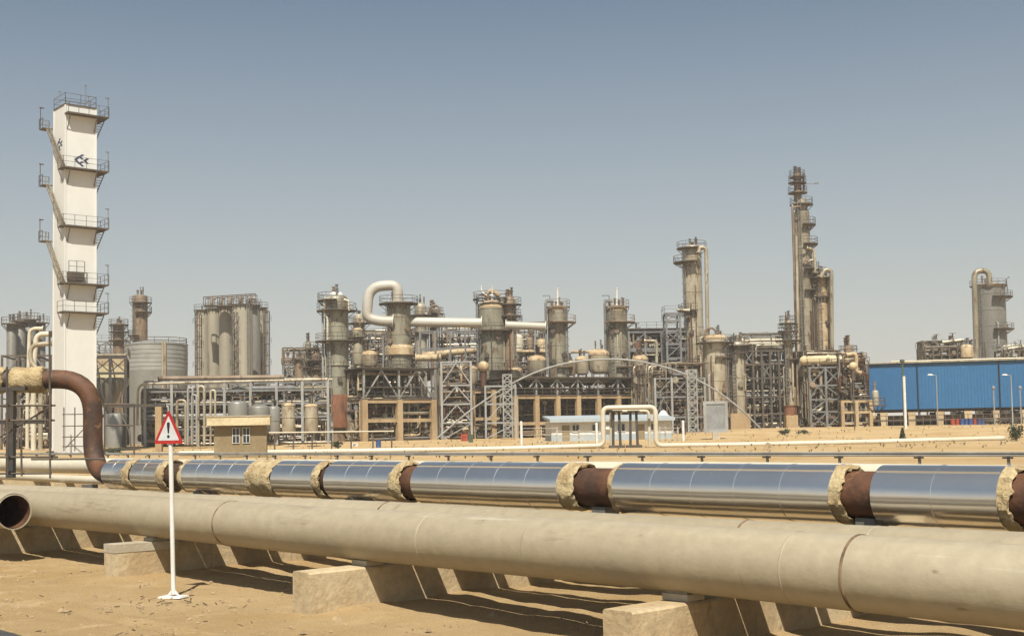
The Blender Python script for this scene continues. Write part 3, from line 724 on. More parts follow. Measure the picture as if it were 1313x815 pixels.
class Frame:
    def __init__(s, label, px0, px1, Y0, yaw, depth, nx, ny, levels, mt, cw=.35, beamm=None, name='steel_structure', cat='steel structure', braces=(), decks=(), rails=(), bh=.3, zig=False, bm='steel_grey', skipfront=(), group=None, bw=.16):
        P = gp(px0, Y0); s.o = P; s.u = Vector((cos(yaw), sin(yaw), 0)); s.vv = Vector((-sin(yaw), cos(yaw), 0)); s.yaw = yaw
        lo, hi = 0, 300
        for _ in range(50):
            m = (lo + hi) / 2
            if proj(P + s.u * m)[0] < px1: lo = m
            else: hi = m
        s.L, s.depth = lo, depth
        s.z = [at(px0, py, Y0).z - P.z for py in levels]
        s.root = thing(name, label, cat, P, yaw, group); beamm = beamm or mt
        nx_, ny_ = nx, ny; X = [s.L * i / nx for i in range(nx + 1)]; V = [depth * j / max(1, ny) for j in range(ny + 1)] if ny else [0]
        s.X, s.V = X, V
        for j, v in enumerate(V):
            for i, x in enumerate(X):
                if j and 0 < j < len(V) - 1 and 0 < i < nx and random.random() < .3: continue
                MB().box(x, v, -.6, cw, cw, s.z[0] + .6 - (.02 if decks and 0 in decks else 0)).build('column', mt, s.root)
        for li, z in enumerate(s.z):
            for j, v in enumerate(V):
                if j and j < len(V) - 1: continue
                b = MB(); b.box(s.L / 2, v, z - bh, s.L + cw * .8, cw * .62, bh - .004); b.build('beam', beamm, s.root)
            for i, x in enumerate(X):
                if ny and (i in (0, nx) or li == 0):
                    b = MB(); b.box(x, depth / 2, z - bh * .9, cw * .5, depth - cw, bh * .8); b.build('cross_beam', beamm, s.root)
        zz = s.z + [0]
        for br in braces:
            i, li, kind = br[:3]; x0, x1 = X[i], X[i + 1]; z1, z0 = zz[li] - bh, zz[li + 1]; v = -cw * .1
            segs = {'/': [((x0, z0), (x1, z1))], '\\': [((x0, z1), (x1, z0))], 'x': [((x0, z0), (x1, z1)), ((x0, z1), (x1, z0))], 'A': [((x0, z0), ((x0 + x1) / 2, z1)), ((x1, z0), ((x0 + x1) / 2, z1))],
                    'V': [((x0, z1), ((x0 + x1) / 2, z0)), ((x1, z1), ((x0 + x1) / 2, z0))]}[kind]
            for n_, (a, c) in enumerate(segs):
                y = v + .05 * n_; MB().bar((a[0], y, a[1]), (c[0], y, c[1]), bw, bw).build('brace', bm, s.root)
        for li in decks:
            b = MB(); b.box(s.L / 2, depth / 2, s.z[li] + .002, s.L + .8, depth + .8, .14); b.build('deck', 'steel_brown', s.root)
        for li in rails:
            b = MB(); z = s.z[li] + .14; rail_line(b, [(-.35, depth, z), (-.35, -.35, z), (s.L + .35, -.35, z), (s.L + .35, depth, z)]); b.build('railing', 'steel_brown', s.root)
    def pt(s, x, v, z):     # fractions of length and depth, metres of height
        return s.o + s.u * (x * s.L) + s.vv * (v * s.depth) + Vector((0, 0, z))
    def Yat(s, px, v=.3):   # distance of the line at depth fraction v where it shows at column px
        lo, hi = -.3, 1.3
        for _ in range(40):
            m = (lo + hi) / 2
            if proj(s.pt(m, v, 0))[0] < px: lo = m
            else: hi = m
        return s.pt(lo, v, 0).y
PW = []; DENSE = 4.2
def fill(fr, where, npipe, nvess, zr, seed, mats=('clad_khaki', 'clad_brown', 'steel_pale', 'clad_pale', 'rust', 'dome_tan', 'steel_brown'), vr=(.05, .9), r=(.05, .19), xr=(0., 1.)):
    """Pipework and small equipment that stands inside a frame."""
    rnd = random.Random(seed); npipe = int(npipe * DENSE)
    for i in range(npipe):
        x, v, z = rnd.uniform(*xr), rnd.uniform(*vr), rnd.uniform(*zr); v0 = v; pts = [fr.pt(x, v, z)]; ax = rnd.choice('xz')
        for k in range(rnd.randint(2, 5)):
            if ax == 'x': x = min(xr[1] + .02, max(xr[0] - .02, x + rnd.choice((-1, 1)) * rnd.uniform(2, 11) / fr.L))
            elif ax == 'z': z = min(zr[1], max(zr[0], z + rnd.choice((-1, 1)) * rnd.uniform(1.5, 7)))
            else: v = min(vr[1], max(vr[0], v + rnd.choice((-1, 1)) * rnd.uniform(1, 4) / fr.depth))
            q = fr.pt(x, v, z)
            if (q - pts[-1]).length > .8: pts.append(q)
            ax = rnd.choice([a for a in 'xxzzv' if a != ax])
        if len(pts) < 2: continue
        rr = rnd.uniform(*r) * (1.7 if rnd.random() < .12 else 1); mt = rnd.choice(mats)
        size = sum((p - q).length for p, q in zip(pts, pts[1:])) * rr * (1.5 - v0)
        PW.append((size, pts, rr, mt, where, rnd.random() < .7))
    for i in range(nvess):
        x, v = rnd.uniform(*xr), rnd.uniform(vr[0] + .1, vr[1]); z = 0 if rnd.random() < .6 else rnd.uniform(*zr) * .8
        p = fr.pt(x, v, z); mt = rnd.choice(mats); k = rnd.random()
        if k < .5:       # horizontal exchanger on saddles
            o = thing('heat_exchanger', 'horizontal drum on saddles among the pipework ' + where, 'heat exchanger', p, fr.yaw + rnd.choice((0, pi / 2)) * (rnd.random() < .4), 'exchangers ' + where)
            r_, L = rnd.uniform(.5, 1.0), rnd.uniform(3, 6); zc = r_ + .8
            b = MB(); b.lathe([(.01, -L / 2 - r_ * .5), (r_ * .6, -L / 2 - r_ * .42), (r_ * .95, -L / 2 - r_ * .12), (r_, -L / 2), (r_, L / 2), (r_ * .95, L / 2 + r_ * .12), (r_ * .6, L / 2 + r_ * .42), (.01, L / 2 + r_ * .5)], 18, (0, 0, zc), 'x'); b.build('shell', mt, o)
            for e in (-1, 1):
                b = MB(); b.lathe([(r_ + .13, e * L * .36 - .08), (r_ + .13, e * L * .36 + .08)], 18, (0, 0, zc), 'x'); b.build('flange', 'steel_brown', o)
                b = MB(); b.box(e * L * .25, 0, 0, .3, r_ * 1.6, zc - r_ * .6); b.build('saddle', 'concrete_ochre', o)
                b = MB(); b.tube([(e * L * .2, 0, zc + r_ * .9), (e * L * .2, 0, zc + r_ + .7)], .16, 8); b.tube([(e * L * .2, 0, zc + r_ + .6), (e * L * .2, 0, zc + r_ + .7)], .28, 8); b.build('nozzle', 'steel_brown', o)
        else:            # upright drum
            o = thing('small_drum', 'small upright drum among the pipework ' + where, 'drum', p, 0, 'drums ' + where)
            r_, H = rnd.uniform(.5, 1.1), rnd.uniform(2.2, 4.5)
            b = MB(); b.lathe([(r_ * .5, .6), (r_ * .9, .75), (r_, 1.0), (r_, H), (r_ * .85, H + r_ * .3), (r_ * .5, H + r_ * .48), (.01, H + r_ * .54)], 18); b.build('shell', mt, o)
            for a in range(3):
                MB().bar((cos(a * 2.1) * r_ * .8, sin(a * 2.1) * r_ * .8, -.05), (cos(a * 2.1) * r_ * .8, sin(a * 2.1) * r_ * .8, 1.1), .14).build('leg', 'steel_brown', o)
            b = MB(); b.tube([(0, 0, H), (0, 0, H + 1.0)], .12, 8); b.tube([(0, 0, H + .9), (0, 0, H + 1)], .24, 8); b.build('nozzle', 'steel_brown', o)
# ------------------------------------------------------------------ white tower at left
Yt = 150.
tp = gp(95, Yt); kt = Yt / F
tw = thing('white_tower', 'tall square white tower with five landings and blue emblem', 'tower', tp, radians(40))
ht = at(95, 141, Yt).z - tp.z; sT = 3.75; hT = sT / 2
zt = lambda py, px=95: at(px, py, Yt).z - tp.z
b = MB(); b.box(0, 0, -.5, sT, sT, ht + .5); b.build('casing', 'white_paint', tw)
b = MB(); 
for x in (-hT, hT):
    for y in (-hT, hT): b.box(x, y, -.45, .16, .16, ht + .4)
b.build('corner_trim', 'white_paint', tw)
b = MB(); b.box(0, 0, ht, sT + .16, sT + .16, .12); rail_line(b, [(-hT, -hT, ht + .12), (hT, -hT, ht + .12), (hT, hT, ht + .12), (-hT, hT, ht + .12), (-hT, -hT, ht + .12)], 1.3, .04, 1.3); b.build('roof_railing', 'steel_brown', tw)
for x, y, h in ((-hT, 0, 1.9), (.6, -hT, 2.6), (hT, .5, 2.0), (-.8, .9, 1.2)):
    b = MB(); b.tube([(x, y, ht), (x, y, ht + h)], .045, 6); b.box(x, y, ht + h, .3, .12, .1); b.build('roof_lamp', 'steel_grey', tw)
# landings: a walkway round the front, right end and back, on brackets, with stairs between them up the left and right sides
LV = [152, 221, 294, 366, 402]
for i, py in enumerate(LV):
    z = zt(py)
    b = MB(); b.box(.55, -hT - .55, z - .16, sT + 1.3, 1.1, .16); b.box(hT + .62, .1, z - .165, 1.25, sT + .9, .16)
    if i: b.box(-hT - .3, -hT - .1, z - .17, .6, 1.9, .16)
    b.build('landing', 'steel_brown', tw)
    b = MB(); zz = z
    rail_line(b, [(-hT - (.6 if i else 0), -hT - 1.05, zz), (hT + 1.2, -hT - 1.05, zz), (hT + 1.2, hT + .4, zz)], 1.25, .038, 1.2)
    if i: rail_line(b, [(-hT - .6, -hT - 1.05, zz), (-hT - .6, -hT + .8, zz)], 1.25, .04, 1.1)
    b.build('railing', 'steel_brown', tw)
    b = MB()
    bk = [((x, -hT - .02, z - 1.9), (x, -hT - 1.0, z - .2)) for x in (-hT + .25, hT - .25)] + [((hT + .02, y, z - 3.0), (hT + 1.15, y, z - .2)) for y in (-hT + .3, hT - .3)]
    if i: bk += [((-hT - .02, -hT + .6, z - 1.6), (-hT - .6, -hT + .6, z - .2))]
    for p, q in bk: MB().bar(p, q, .1).build('bracket', 'steel_grey', tw)
    b = MB()       # cage ladder under the right end
    zl = zt(LV[i + 1]) if i < 3 else z - 3.2
    for k in range(9):
        q = z - .3 - 3.0 * k / 9; wv = 1.1 * (1 - k / 9.5)
        b.bar((hT + .05, hT - .4, q), (hT + .05 + wv, hT - .4, q), .06); b.bar((hT + .05, -hT + .45, q), (hT + .05 + wv, -hT + .45, q), .06)
    b.build('lattice_bracket', 'steel_dark', tw)
    b = MB(); b.tube([(hT + 1.15, -hT - .9, z), (hT + 1.15, -hT - .9, z + 2.3)], .05, 6); b.box(hT + 1.05, -hT - .9, z + 2.3, .45, .16, .1); b.build('lamp', 'steel_grey', tw)
    if i in (1, 2, 3):      # stair from this landing up to a small balcony on the left side
        zb = z + 5.6; b = MB(); xb = -hT - .55
        b.bar((xb - .15, -hT - .6, z), (xb - .15, hT + .75, zb), .08, .2); b.bar((xb + .35, -hT - .6, z), (xb + .35, hT + .75, zb), .08, .2)
        for k in range(20):
            f = k / 20; b.box(xb + .1, -hT - .6 + (sT + 1.35) * f, z + 5.6 * f - .05, .42, .24, .08)
        for k in range(7):
            f = k / 6; y = -hT - .6 + (sT + 1.35) * f; q = z + 5.6 * f; b.bar((xb - .15, y, q), (xb - .15, y, q + 1.1), .05)
        b.bar((xb - .15, -hT - .6, z + 1.1), (xb - .15, hT + .75, zb + 1.1), .05)
        b.build('stair', 'clad_khaki', tw)
        b = MB(); b.box(xb, hT + 1.2, zb - .12, 1.2, 1.3, .12); rail_line(b, [(xb - .6, hT + .6, zb), (xb - .6, hT + 1.8, zb), (xb + .6, hT + 1.8, zb)], 1.2, .05, .9)
        b.tube([(xb - .5, hT + 1.7, zb), (xb - .5, hT + 1.7, zb + 2.6)], .05, 6); b.box(xb - .35, hT + 1.7, zb + 2.6, .5, .2, .12); b.build('balcony', 'steel_brown', tw)
b = MB(); z = zt(353); b.box(-.7, -hT - .35, z - .9, 1.9, .7, 1.0); rail_line(b, [(-1.65, -hT - .7, z + .1), (.25, -hT - .7, z + .1)], 1.3, .05, .9); b.build('cable_box', 'steel_brown', tw)
# emblem: four arrowheads round a square, on the front and on the left side
def emblem(cx, cz, s, face):
    b = MB()
    def quad(pts):
        n = len(pts); lay = []
        for off in (.012, .04):
            for x, z in pts:
                if face == 'front': lay.append((cx + x, -hT - off, cz + z))
                else: lay.append((-hT - off, cx - x, cz + z))
        b.add(lay, [tuple(range(2 * n - 1, n - 1, -1)), tuple(range(n))] + [(i, (i + 1) % n, n + (i + 1) % n, n + i) for i in range(n)])
    q_ = lambda P: quad([(x * s, z * s) for x, z in P])
    for (vx, vz), up_, dn_, th in (((-1, 0), (.67, .50), (.67, -.50), .36), ((-.36, .52), (.62, .36), (.56, -.32), .34), ((-.36, -.52), (.56, .32), (.62, -.36), .34), ((.40, 0), (.58, .36), (.58, -.36), .36)):     # four chevrons set in a diamond
        q_([(vx, vz), (vx + th, vz), (vx + up_[0] + th * .8, vz + up_[1]), (vx + up_[0] * .85, vz + up_[1] * 1.15)]); q_([(vx, vz), (vx + dn_[0] * .85, vz + dn_[1] * 1.15), (vx + dn_[0] + th * .8, vz + dn_[1]), (vx + th, vz)])
    b.build('emblem', 'navy_paint', tw)
emblem(0, zt(209), .78, 'front'); emblem(0, zt(188), .78, 'left')
s = thing('scaffold', 'brown scaffold standing against the foot of the white tower', 'scaffold', gp(97, Yt - 4.5))
for x in (82, 96, 110): sbar((x, 578), (x, 522), 'scaffold_tube', .07, 'steel_brown', s, Yt - 4.5)
for y in (531, 546, 560, 572): sbar((80, y), (112, y - .4), 'scaffold_tube', .06, 'steel_brown', s, Yt - 4.6)
sbar((84, 574), (109, 548), 'scaffold_tube', .06, 'steel_brown', s, Yt - 4.7)

# vessels and pipes left of the tower
for i, (px, yt, w, lb) in enumerate(((14, 413, 12, 'slim grey silo, leftmost at the photo edge'), (25, 410, 13, 'slim grey silo between two others at far left'), (37, 408, 17, 'grey silo beside the white piping at far left'), (50, 412, 15, 'grey silo half hidden by the white tower and piping'))):
    column(lb, px, yt, 215 + 3 * i, w, 'silo_dark', dome=.25, bands=0, lad=False, nozz=2, name='silo', cat='silo', plats=((yt + 2, 'front'),))
plain_pipe('white pipe bending down in front of the far-left silos', [(56, 421), (38, 421), (35, 520), (35, 575)], 170, 2.4, 'white_pipe', 2)
plain_pipe('fat white pipe with a bend left of the tower', [(66, 428), (47, 428), (43, 470), (43, 578)], 165, 3.4, 'white_pipe', 2)
plain_pipe('pale pipe crossing low left of the tower', [(68, 440), (40, 442), (38, 462), (52, 478), (52, 576)], 160, 3.0, 'clad_pale', 2)
fA = Frame('brown steel frame behind the raised pipe at far left', 2, 66, 175, radians(10), 12, 3, 1, (455, 487, 520, 548), 'steel_brown', .3, braces=((0, 0, '/'), (1, 1, 'x'), (2, 0, '\\')), bh=.25)
fill(fA, 'left of the white tower', 26, 5, (.5, 11), 3, ('steel_brown', 'rust', 'clad_brown', 'steel_grey', 'white_pipe'))
# yellow-clad cabin on dark legs, hopper and drum beside the tower
fB = Frame('dark steel frame carrying a pale cabin right of the white tower', 121, 161, 185, radians(15), 9, 2, 1, (457, 477, 531), 'steel_dark', .4, braces=((0, 0, 'x'), (1, 0, 'x'), (0, 1, '\\')), rails=(0,), bh=.35, bm='steel_dark')
cb = thing('cabin', 'pale yellow cabin inside the dark frame beside the white tower', 'cabin', fB.pt(.5, .6, fB.z[1] - .9), fB.yaw)
b = MB(); b.box(0, 0, 0, fB.L * .9, 5, 3.6); b.build('wall', 'roof_cream', cb); b = MB(); b.box(0, 0, 3.6, fB.L * .96, 5.3, .2); b.build('roof', 'concrete_light', cb)
b = MB()
for i in range(9): b.box(-fB.L * .4 + i * fB.L * .1, -2.54, 2.1, .35, .06, .9)
b.build('vent', 'dome_tan', cb)
h = thing('hopper', 'grey cone hopper hanging below the pale cabin', 'hopper', fB.pt(.4, .5, 0)); k = 185 / F
b = MB(); b.lathe([(.35, 5.2), (3.0, 9.4), (3.0, 10.3)], 24); b.build('cone', 'tank_grey', h); b = MB(); b.tube([(0, 0, 0), (0, 0, 5.3)], .35, 12); b.build('outlet', 'steel_grey', h)
column('squat grey-green drum under the hopper right of the tower', 149, 529, 178, 26, 'tank_grey', dome=.2, bands=0, lad=False, nozz=1, name='drum', cat='drum')
plain_pipe('pale hose-like pipe curving down beside the hopper', [(156, 502), (150, 520), (158, 536), (166, 552), (168, 575)], 172, 1.0, 'white_pipe', 3)
b = MB()
cp_ = thing('concrete_post', 'tan concrete post carrying a dark beam left of the warning sign', 'post', gp(204, 150)); kk = 150 / F
b = MB(); b.box(0, 0, -.5, .75, .75, 5.4 + .5); b.build('column', 'concrete_ochre', cp_); b = MB(); b.box(-2.6, 0, 5.4, 6.8, .5, .35); b.build('beam', 'steel_dark', cp_)

# big grey tank with a pale upper band, columns behind it
Yk = 235.; o = thing('storage_tank', 'broad grey tank with paler upper band behind the pipe rack', 'tank', gp(200.5, Yk)); kk = Yk / F
zz = lambda py: at(200.5, py, Yk).z - o.location.z
r = 39 * kk; b = MB(); b.lathe([(r, -.5), (r, zz(488)), (r, zz(476))], 48); b.build('lower_wall', 'tank_grey', o)
b = MB(); pr = [(r + .03, zz(476))]
for i in range(1, 6): z = zz(476) + (zz(444) - zz(476)) * i / 6; pr += [(r + .03, z - .06), (r + .1, z - .04), (r + .1, z + .04), (r + .03, z + .06)]
b.lathe(pr + [(r + .03, zz(443)), (r + .16, zz(443)), (r + .16, zz(442)), (r * .5, zz(437.5)), (.01, zz(436.5))], 48); b.build('upper_wall', 'tank_band', o)
b = MB(); rail_ring(b, r - .1, zz(442), 0, 2 * pi, 28, 1.1, th=.06); b.build('railing', 'steel_brown', o)
b = MB(); 
for a in (-1.03, -1.1): b.tube([(r * 1.04 * cos(a), r * 1.04 * sin(a), 0), (r * 1.04 * cos(a), r * 1.04 * sin(a), zz(440))], .22, 8)
b.build('downpipe', 'clad_pale', o)
column('slim brown column rising behind the banded tank', 179.5, 378, 265, 19, 'clad_brown', dome=.2, bands=3, plats=((388, 'fr'), (400, 'right'), (430, 'left')), nozz=4)
column('small rusty column between the white tower and the tank', 152, 414, 262, 14, 'clad_brown', plats=((425, 'all'), (436, 'front'), (416, 'all')), dome=.3, nozz=5)
fC = Frame('far steel frame between the white tower and the tank', 120, 165, 270, radians(12), 10, 3, 1, (437, 448, 462, 476), 'steel_grey', .35, braces=((0, 0, 'x'), (1, 1, 'x'), (2, 2, '/')), rails=(0,))

# silos
for px, yt, w, Y, mt, lb in ((260, 397, 17, 268, 'silo', 'concrete-coloured silo at the left end of the silo block'), (275, 395, 17, 264, 'silo', 'concrete-coloured silo second from the left in the block'), (290, 393, 17, 260, 'silo', 'concrete-coloured silo in the middle, left of the fat one'),
                             (312, 390, 25, 246, 'silo', 'fattest pale silo standing in front of the block'), (327, 391, 15, 258, 'silo_dark', 'dark narrow silo right of the fat pale one'), (335, 394, 16, 264, 'silo', 'silo at the right end of the block with ladder')):
    s = column(lb, px, yt, Y, w, mt, dome=.12, bands=0, lad=px in (312, 335), nozz=1, name='silo', cat='silo', plats=((yt + .5, 'front', .5),))
g = thing('rooftop_gallery', 'low steel gallery running over the tops of the silo block', 'gallery', at(262, 393, 256), radians(6)); k = 256 / F
L = 66 * k
b = MB(); b.box(L / 2, 0, 0, L, 3, .2)
for i in range(12):
    x = L * i / 11; b.box(x, -1.4, .2, .14, .14, 1.6 + x * .06); b.box(x, 1.4, .2, .14, .14, 1.6 + x * .06)
b.bar((0, -1.4, 1.8), (L, -1.4, 1.8 + L * .06), .2); b.bar((0, 1.4, 1.8), (L, 1.4, 1.8 + L * .06), .2); b.build('gallery_frame', 'steel_brown', g)
for i in range(5): b = MB(); b.tube([(L * (.15 + .18 * i), 0, .2), (L * (.15 + .18 * i), 0, 1.6), (L * (.22 + .18 * i), 0, 1.7)], .3, 10); b.build('conveyor_pipe', 'clad_brown', g)
for px, yt in ((301, 400), (253, 402), (341, 398)):
    f = Frame(('narrow stair tower against the middle of the silo block', 'narrow stair tower on the left edge of the silo block', 'narrow stair tower on the right edge of the silo block')[(301, 253, 341).index(px)], px - 2.5, px + 3.5, 243 if px == 301 else 256, 0, 1.6, 1, 1, tuple(yt + 14 * i for i in range(7)), 'steel_brown', .16, braces=tuple((0, i, '/\\'[i % 2]) for i in range(6)), bh=.12, name='stair_tower', bm='steel_brown', rails=(1, 3, 5), bw=.1)

# ------------------------------------------------------------------ long pipe rack in front of the silos
fR = Frame('long steel pipe rack running from the tank to the first column', 186, 421, 172, radians(9), 8, 7, 1, (488, 501, 518, 536), 'steel_pale', .36, beamm='steel_grey', braces=((3, 0, 'x'), (6, 1, '/'), (6, 2, '\\'), (5, 2, 'A')), bh=.28, name='pipe_rack', cat='pipe rack')
rr = random.Random(5)
for li in range(4):
    for k in range(7):
        v = .06 + .13 * k; rad = rr.choice((.12, .16, .2, .26, .32)); a, c = rr.uniform(-.03, .35), rr.uniform(.6, 1.04)
        z = fR.z[li] + rad + .01; p = fR.pt(a, v, z); q = fR.pt(c, v, z)
        pts = [fR.pt(a, v, z - 3.2 * (rr.random() < .5) * (li < 3) + 0), p, q] if rr.random() < .5 else [p, q]
        if len(pts) == 3 and (pts[0] - pts[1]).length < .5: pts = pts[1:]
        o = thing('pipe', 'long straight pipe lying on the pipe rack left of the first column', 'pipe', pts[0], 0, 'pipes lying on the long rack')
        MB().tube(bend([x - pts[0] for x in pts], .5, 4), rad, 9).build('pipe_wall', rr.choice(('steel_grey', 'clad_pale', 'clad_khaki', 'steel_pale', 'clad_brown')), o)
for i, (x0, x1, y0, c) in enumerate(((227, 238, 513, 2), (241, 247, 497, 1), (254, 262, 495, 2), (206, 216, 520, 1), (270, 276, 500, 1), (246, 252, 506, 1))):
    Y = 166 - i * .8
    plain_pipe('upright hairpin pipe standing at the left part of the rack', [(x0, 570), (x0, y0), (x1, y0 + .2), (x1, 570)], Y, 1.9 if c == 2 else 1.4, ('clad_pale', 'steel_pale')[i % 2], .45, 'hairpin pipes by the rack', flange=False)
fill(fR, 'under the long pipe rack', 90, 12, (.3, 8), 11, ('steel_grey', 'clad_khaki', 'clad_brown', 'steel_brown', 'steel_pale', 'clad_pale'))
plain_pipe('pale pipe with white elbow at the left end of the rack', [(176, 545), (177, 492), (420, 486)], 169, 1.6, 'clad_pale', 1.2)
# tanks in front of and under the rack
def small_tank(label, px, yt, yb, w, Y, mt, rim=True):
    o = column(label, px, yt, Y, w, mt, ybase=yb, dome=.35, bands=1.7, lad=False, nozz=3, name='upright_tank', cat='tank', legs=True, domemat='dome_tan' if rim else None); return o
small_tank('wide grey-blue tank behind the gatehouse roof', 305, 513, 566, 25, 164, 'tank_grey', False)
small_tank('wide dark tank right of the gatehouse', 332, 518, 566, 28, 167, 'silo_dark', False)
small_tank('dull tank between the gatehouse and the pale upright tanks', 351, 520, 566, 17, 168, 'tank_grey', False)
small_tank('pale upright tank, left of the twin pair', 370, 516, 563, 17, 160, 'clad_pale')
small_tank('pale upright tank, right of the twin pair', 399.5, 517, 563, 17, 160, 'clad_pale')
plain_pipe('thin pale rail-like pipe along the ground right of the gatehouse', [(345, 554.5), (505, 552.5)], 146, .9, 'white_pipe', .5)
for x in (352, 376, 400, 425, 450, 478, 502):
    o = thing('pipe_post', 'short post under the thin pale ground pipe', 'post', gp(x, 146.3), 0, 'posts under the thin pale pipe'); zt_ = at(x, 554.5 - (x - 345) * .0125, 146.3).z - o.location.z - .09
    b = MB(); b.box(0, 0, -.3, .16, .16, zt_ + .3); b.build('post', 'steel_brown', o)
# clutter and little column left of K1
column('small grey column with rusty side platforms left of the tall first column', 396, 436, 214, 9, 'clad_khaki', segs=((455, 7),), dome=1.4, plats=((447, 'right', 1.6), (462, 'right', 2.0), (470, 'all', 1.2)), nozz=3, bands=2)
column('short brown drum left of the small grey column', 384, 458, 218, 12, 'clad_brown', ybase=488, lad=False, plats=((460, 'all', .6),))
column('short round vessel right of the small grey column', 406, 452, 221, 11, 'clad_brown', ybase=488, lad=False, plats=((461, 'all', .8), (473, 'all', .8)), nozz=6)
fD = Frame('light steel frame behind the small grey column', 364, 414, 226, radians(8), 8, 3, 1, (468, 486), 'steel_grey', .3, braces=((0, 0, 'x'), (2, 0, '/')), rails=(0,))
fill(fD, 'around the small grey column', 14, 0, (9, 17), 23, ('clad_brown', 'steel_brown', 'steel_grey', 'clad_khaki'))

# ------------------------------------------------------------------ gatehouse
Yg = 105.; o = thing('gatehouse', 'small tan gatehouse with cream roof slab and two windows', 'building', gp(308, Yg), radians(10)); k = Yg / F
zz = lambda py: at(308, py, Yg).z - o.location.z
wd, dp = 66 * k, 3.6
b = MB(); b.box(0, dp / 2, -.4, wd, dp, zz(545) + .4); b.build('wall', 'wall_tan', o)
b = MB(); b.box(-.12, dp / 2, zz(545), 79 * k, dp + 1.3, zz(534) - zz(545)); b.build('roof_slab', 'roof_cream', o)
b = MB(); b.box(-.12, dp / 2, zz(534), 79 * k + .12, dp + 1.42, .09); b.build('roof_edge', 'concrete_light', o)
for x in (-.35, .5):
    b = MB(); zc = zz(568); hh = zz(548) - zc
    b.box(x, -.03, zc, .56, .07, hh); fr = b.build('window', 'glass', o)
    b = MB()
    for xx in (-.28, 0, .28): b.box(x + xx, -.06, zc, .04, .05, hh)
    for q in (0, .5, 1): b.box(x, -.065, zc + (hh - .04) * q, .6, .055, .04)
    b.build('frame', 'white_clean', fr)

# ------------------------------------------------------------------ first column and the concrete-and-steel structure beside it
K1 = column('grey column with pale top and orange-red lower section, leftmost of the row', 433, 377, 196, 29, 'clad_green', segs=((470, 32), (420, 27.) if False else (468, 30)), plinth=None, skirt=(507, 'clad_brown', 20), dome=.5, plats=((398, 'all', 1.6), (437, 'all', 1.9), (385, 'left', 1.4)), bands=3,
            pipes=((-17, 560, 395, 1.4, 'steel_pale'), (10, 500, 400, 1.0, 'clad_brown'), (-6, 505, 440, 1.3, 'clad_brown')))
zK = lambda py: at(433, py, 196).z - K1.location.z
b = MB(); b.lathe([(15.5 * 196 / F, zK(548)), (16.0 * 196 / F, zK(546)), (16.0 * 196 / F, zK(508)), (15.5 * 196 / F, zK(506))], 26); b.build('fireproofed_section', 'rust_orange', K1)
b = MB(); b.lathe([(9.5 * 196 / F, zK(387)), (9.5 * 196 / F, zK(379)), (8 * 196 / F, zK(375.5)), (4 * 196 / F, zK(373.7)), (.01, zK(373.3))], 20); b.build('head', 'white_clean', K1)
plain_pipe('white bent vent pipe at the top left of the leftmost column', [(424, 382), (416, 382), (416, 400), (420, 408), (420, 440)], 194, 1.5, 'white_pipe', .9)
plain_pipe('white bent pipe at the top right of the leftmost column', [(441, 384), (447, 385), (447, 398)], 194, 1.2, 'white_pipe', .6)
YA = 190; yawA = radians(30)
f1 = Frame('concrete frame with two storeys under the white-ducted column', 467, 556, YA, yawA, 17, 2, 2, (512, 537), 'concrete_ochre', .9, bh=.55, name='concrete_structure', cat='concrete structure', decks=(0,))
z_t = f1.z[0]
def truss(label, fr, zb, pytop, px0, n, kind='A', depth=None, post='steel_pale', L=None):
    """steel storey standing on a concrete frame"""
    o = thing('steel_storey', label, 'steel structure', fr.o + Vector((0, 0, zb)), fr.yaw); L = L or fr.L; dpt = depth or fr.depth
    h = at(px0, pytop, fr.o.y).z - fr.o.z - zb
    for j in (0, dpt):
        for i in range(n + 1):
            MB().box(L * i / n, j, 0, .3, .3, h - .2).build('column', post, o)
        b = MB(); b.box(L / 2, j, h - .28, L + .3, .22, .28); b.build('beam', 'steel_grey', o)
        if j == 0:
            for i in range(n):
                x0, x1 = L * i / n + .15, L * (i + 1) / n - .15; xm = (x0 + x1) / 2
                if kind == 'A': ss = [((x0, .1), (xm, h - .3)), ((x1, .1), (xm, h - .3))]
                else: ss = [((x0, h - .3), (x0 + (x1 - x0) * .3, h * .45)), ((x1, h - .3), (x1 - (x1 - x0) * .3, h * .45))]
                for q, (a, c) in enumerate(ss): MB().bar((a[0], -.02 - .03 * q, a[1]), (c[0], -.02 - .03 * q, c[1]), .2).build('brace', 'steel_pale', o)
    b = MB(); b.box(L / 2, dpt / 2, h, L + 1.6, dpt + 1.6, .16); b.build('deck', 'steel_brown', o)
    b = MB(); rail_line(b, [(-.7, -.7, h + .16), (L + .7, -.7, h + .16), (L + .7, dpt * .5, h + .16)]); b.build('railing', 'steel_brown', o)
    b = MB(); b.box(L / 2, -.28, h * .36, L, .14, .14); rail_line(b, [(0, -.3, 0), (L, -.3, 0)], 1.0); b.build('catwalk_rail', 'steel_brown', o)
    return zb + h + .16
zd1 = truss('pale steel storey with braces on the concrete frame below the white-ducted column', f1, z_t + .15, 472, 467, 2)
fill(f1, 'inside the concrete frame at centre-left', 80, 9, (.3, 6.5), 31, ('steel_brown', 'clad_brown', 'rust', 'steel_grey', 'dome_tan', 'clad_pale', 'clad_khaki'))
fill(f1, 'inside the steel storey at centre-left', 20, 0, (z_t + .5, zd1 - .7), 32, ('steel_brown', 'clad_brown', 'steel_grey', 'dome_tan', 'clad_pale', 'clad_khaki'))
def on(fr, px, zdeck, v=.35, ygt=0):
    Y = fr.Yat(px, v); return Y, fr.o.z + zdeck
Y2, zb2 = on(f1, 511, zd1, .35)
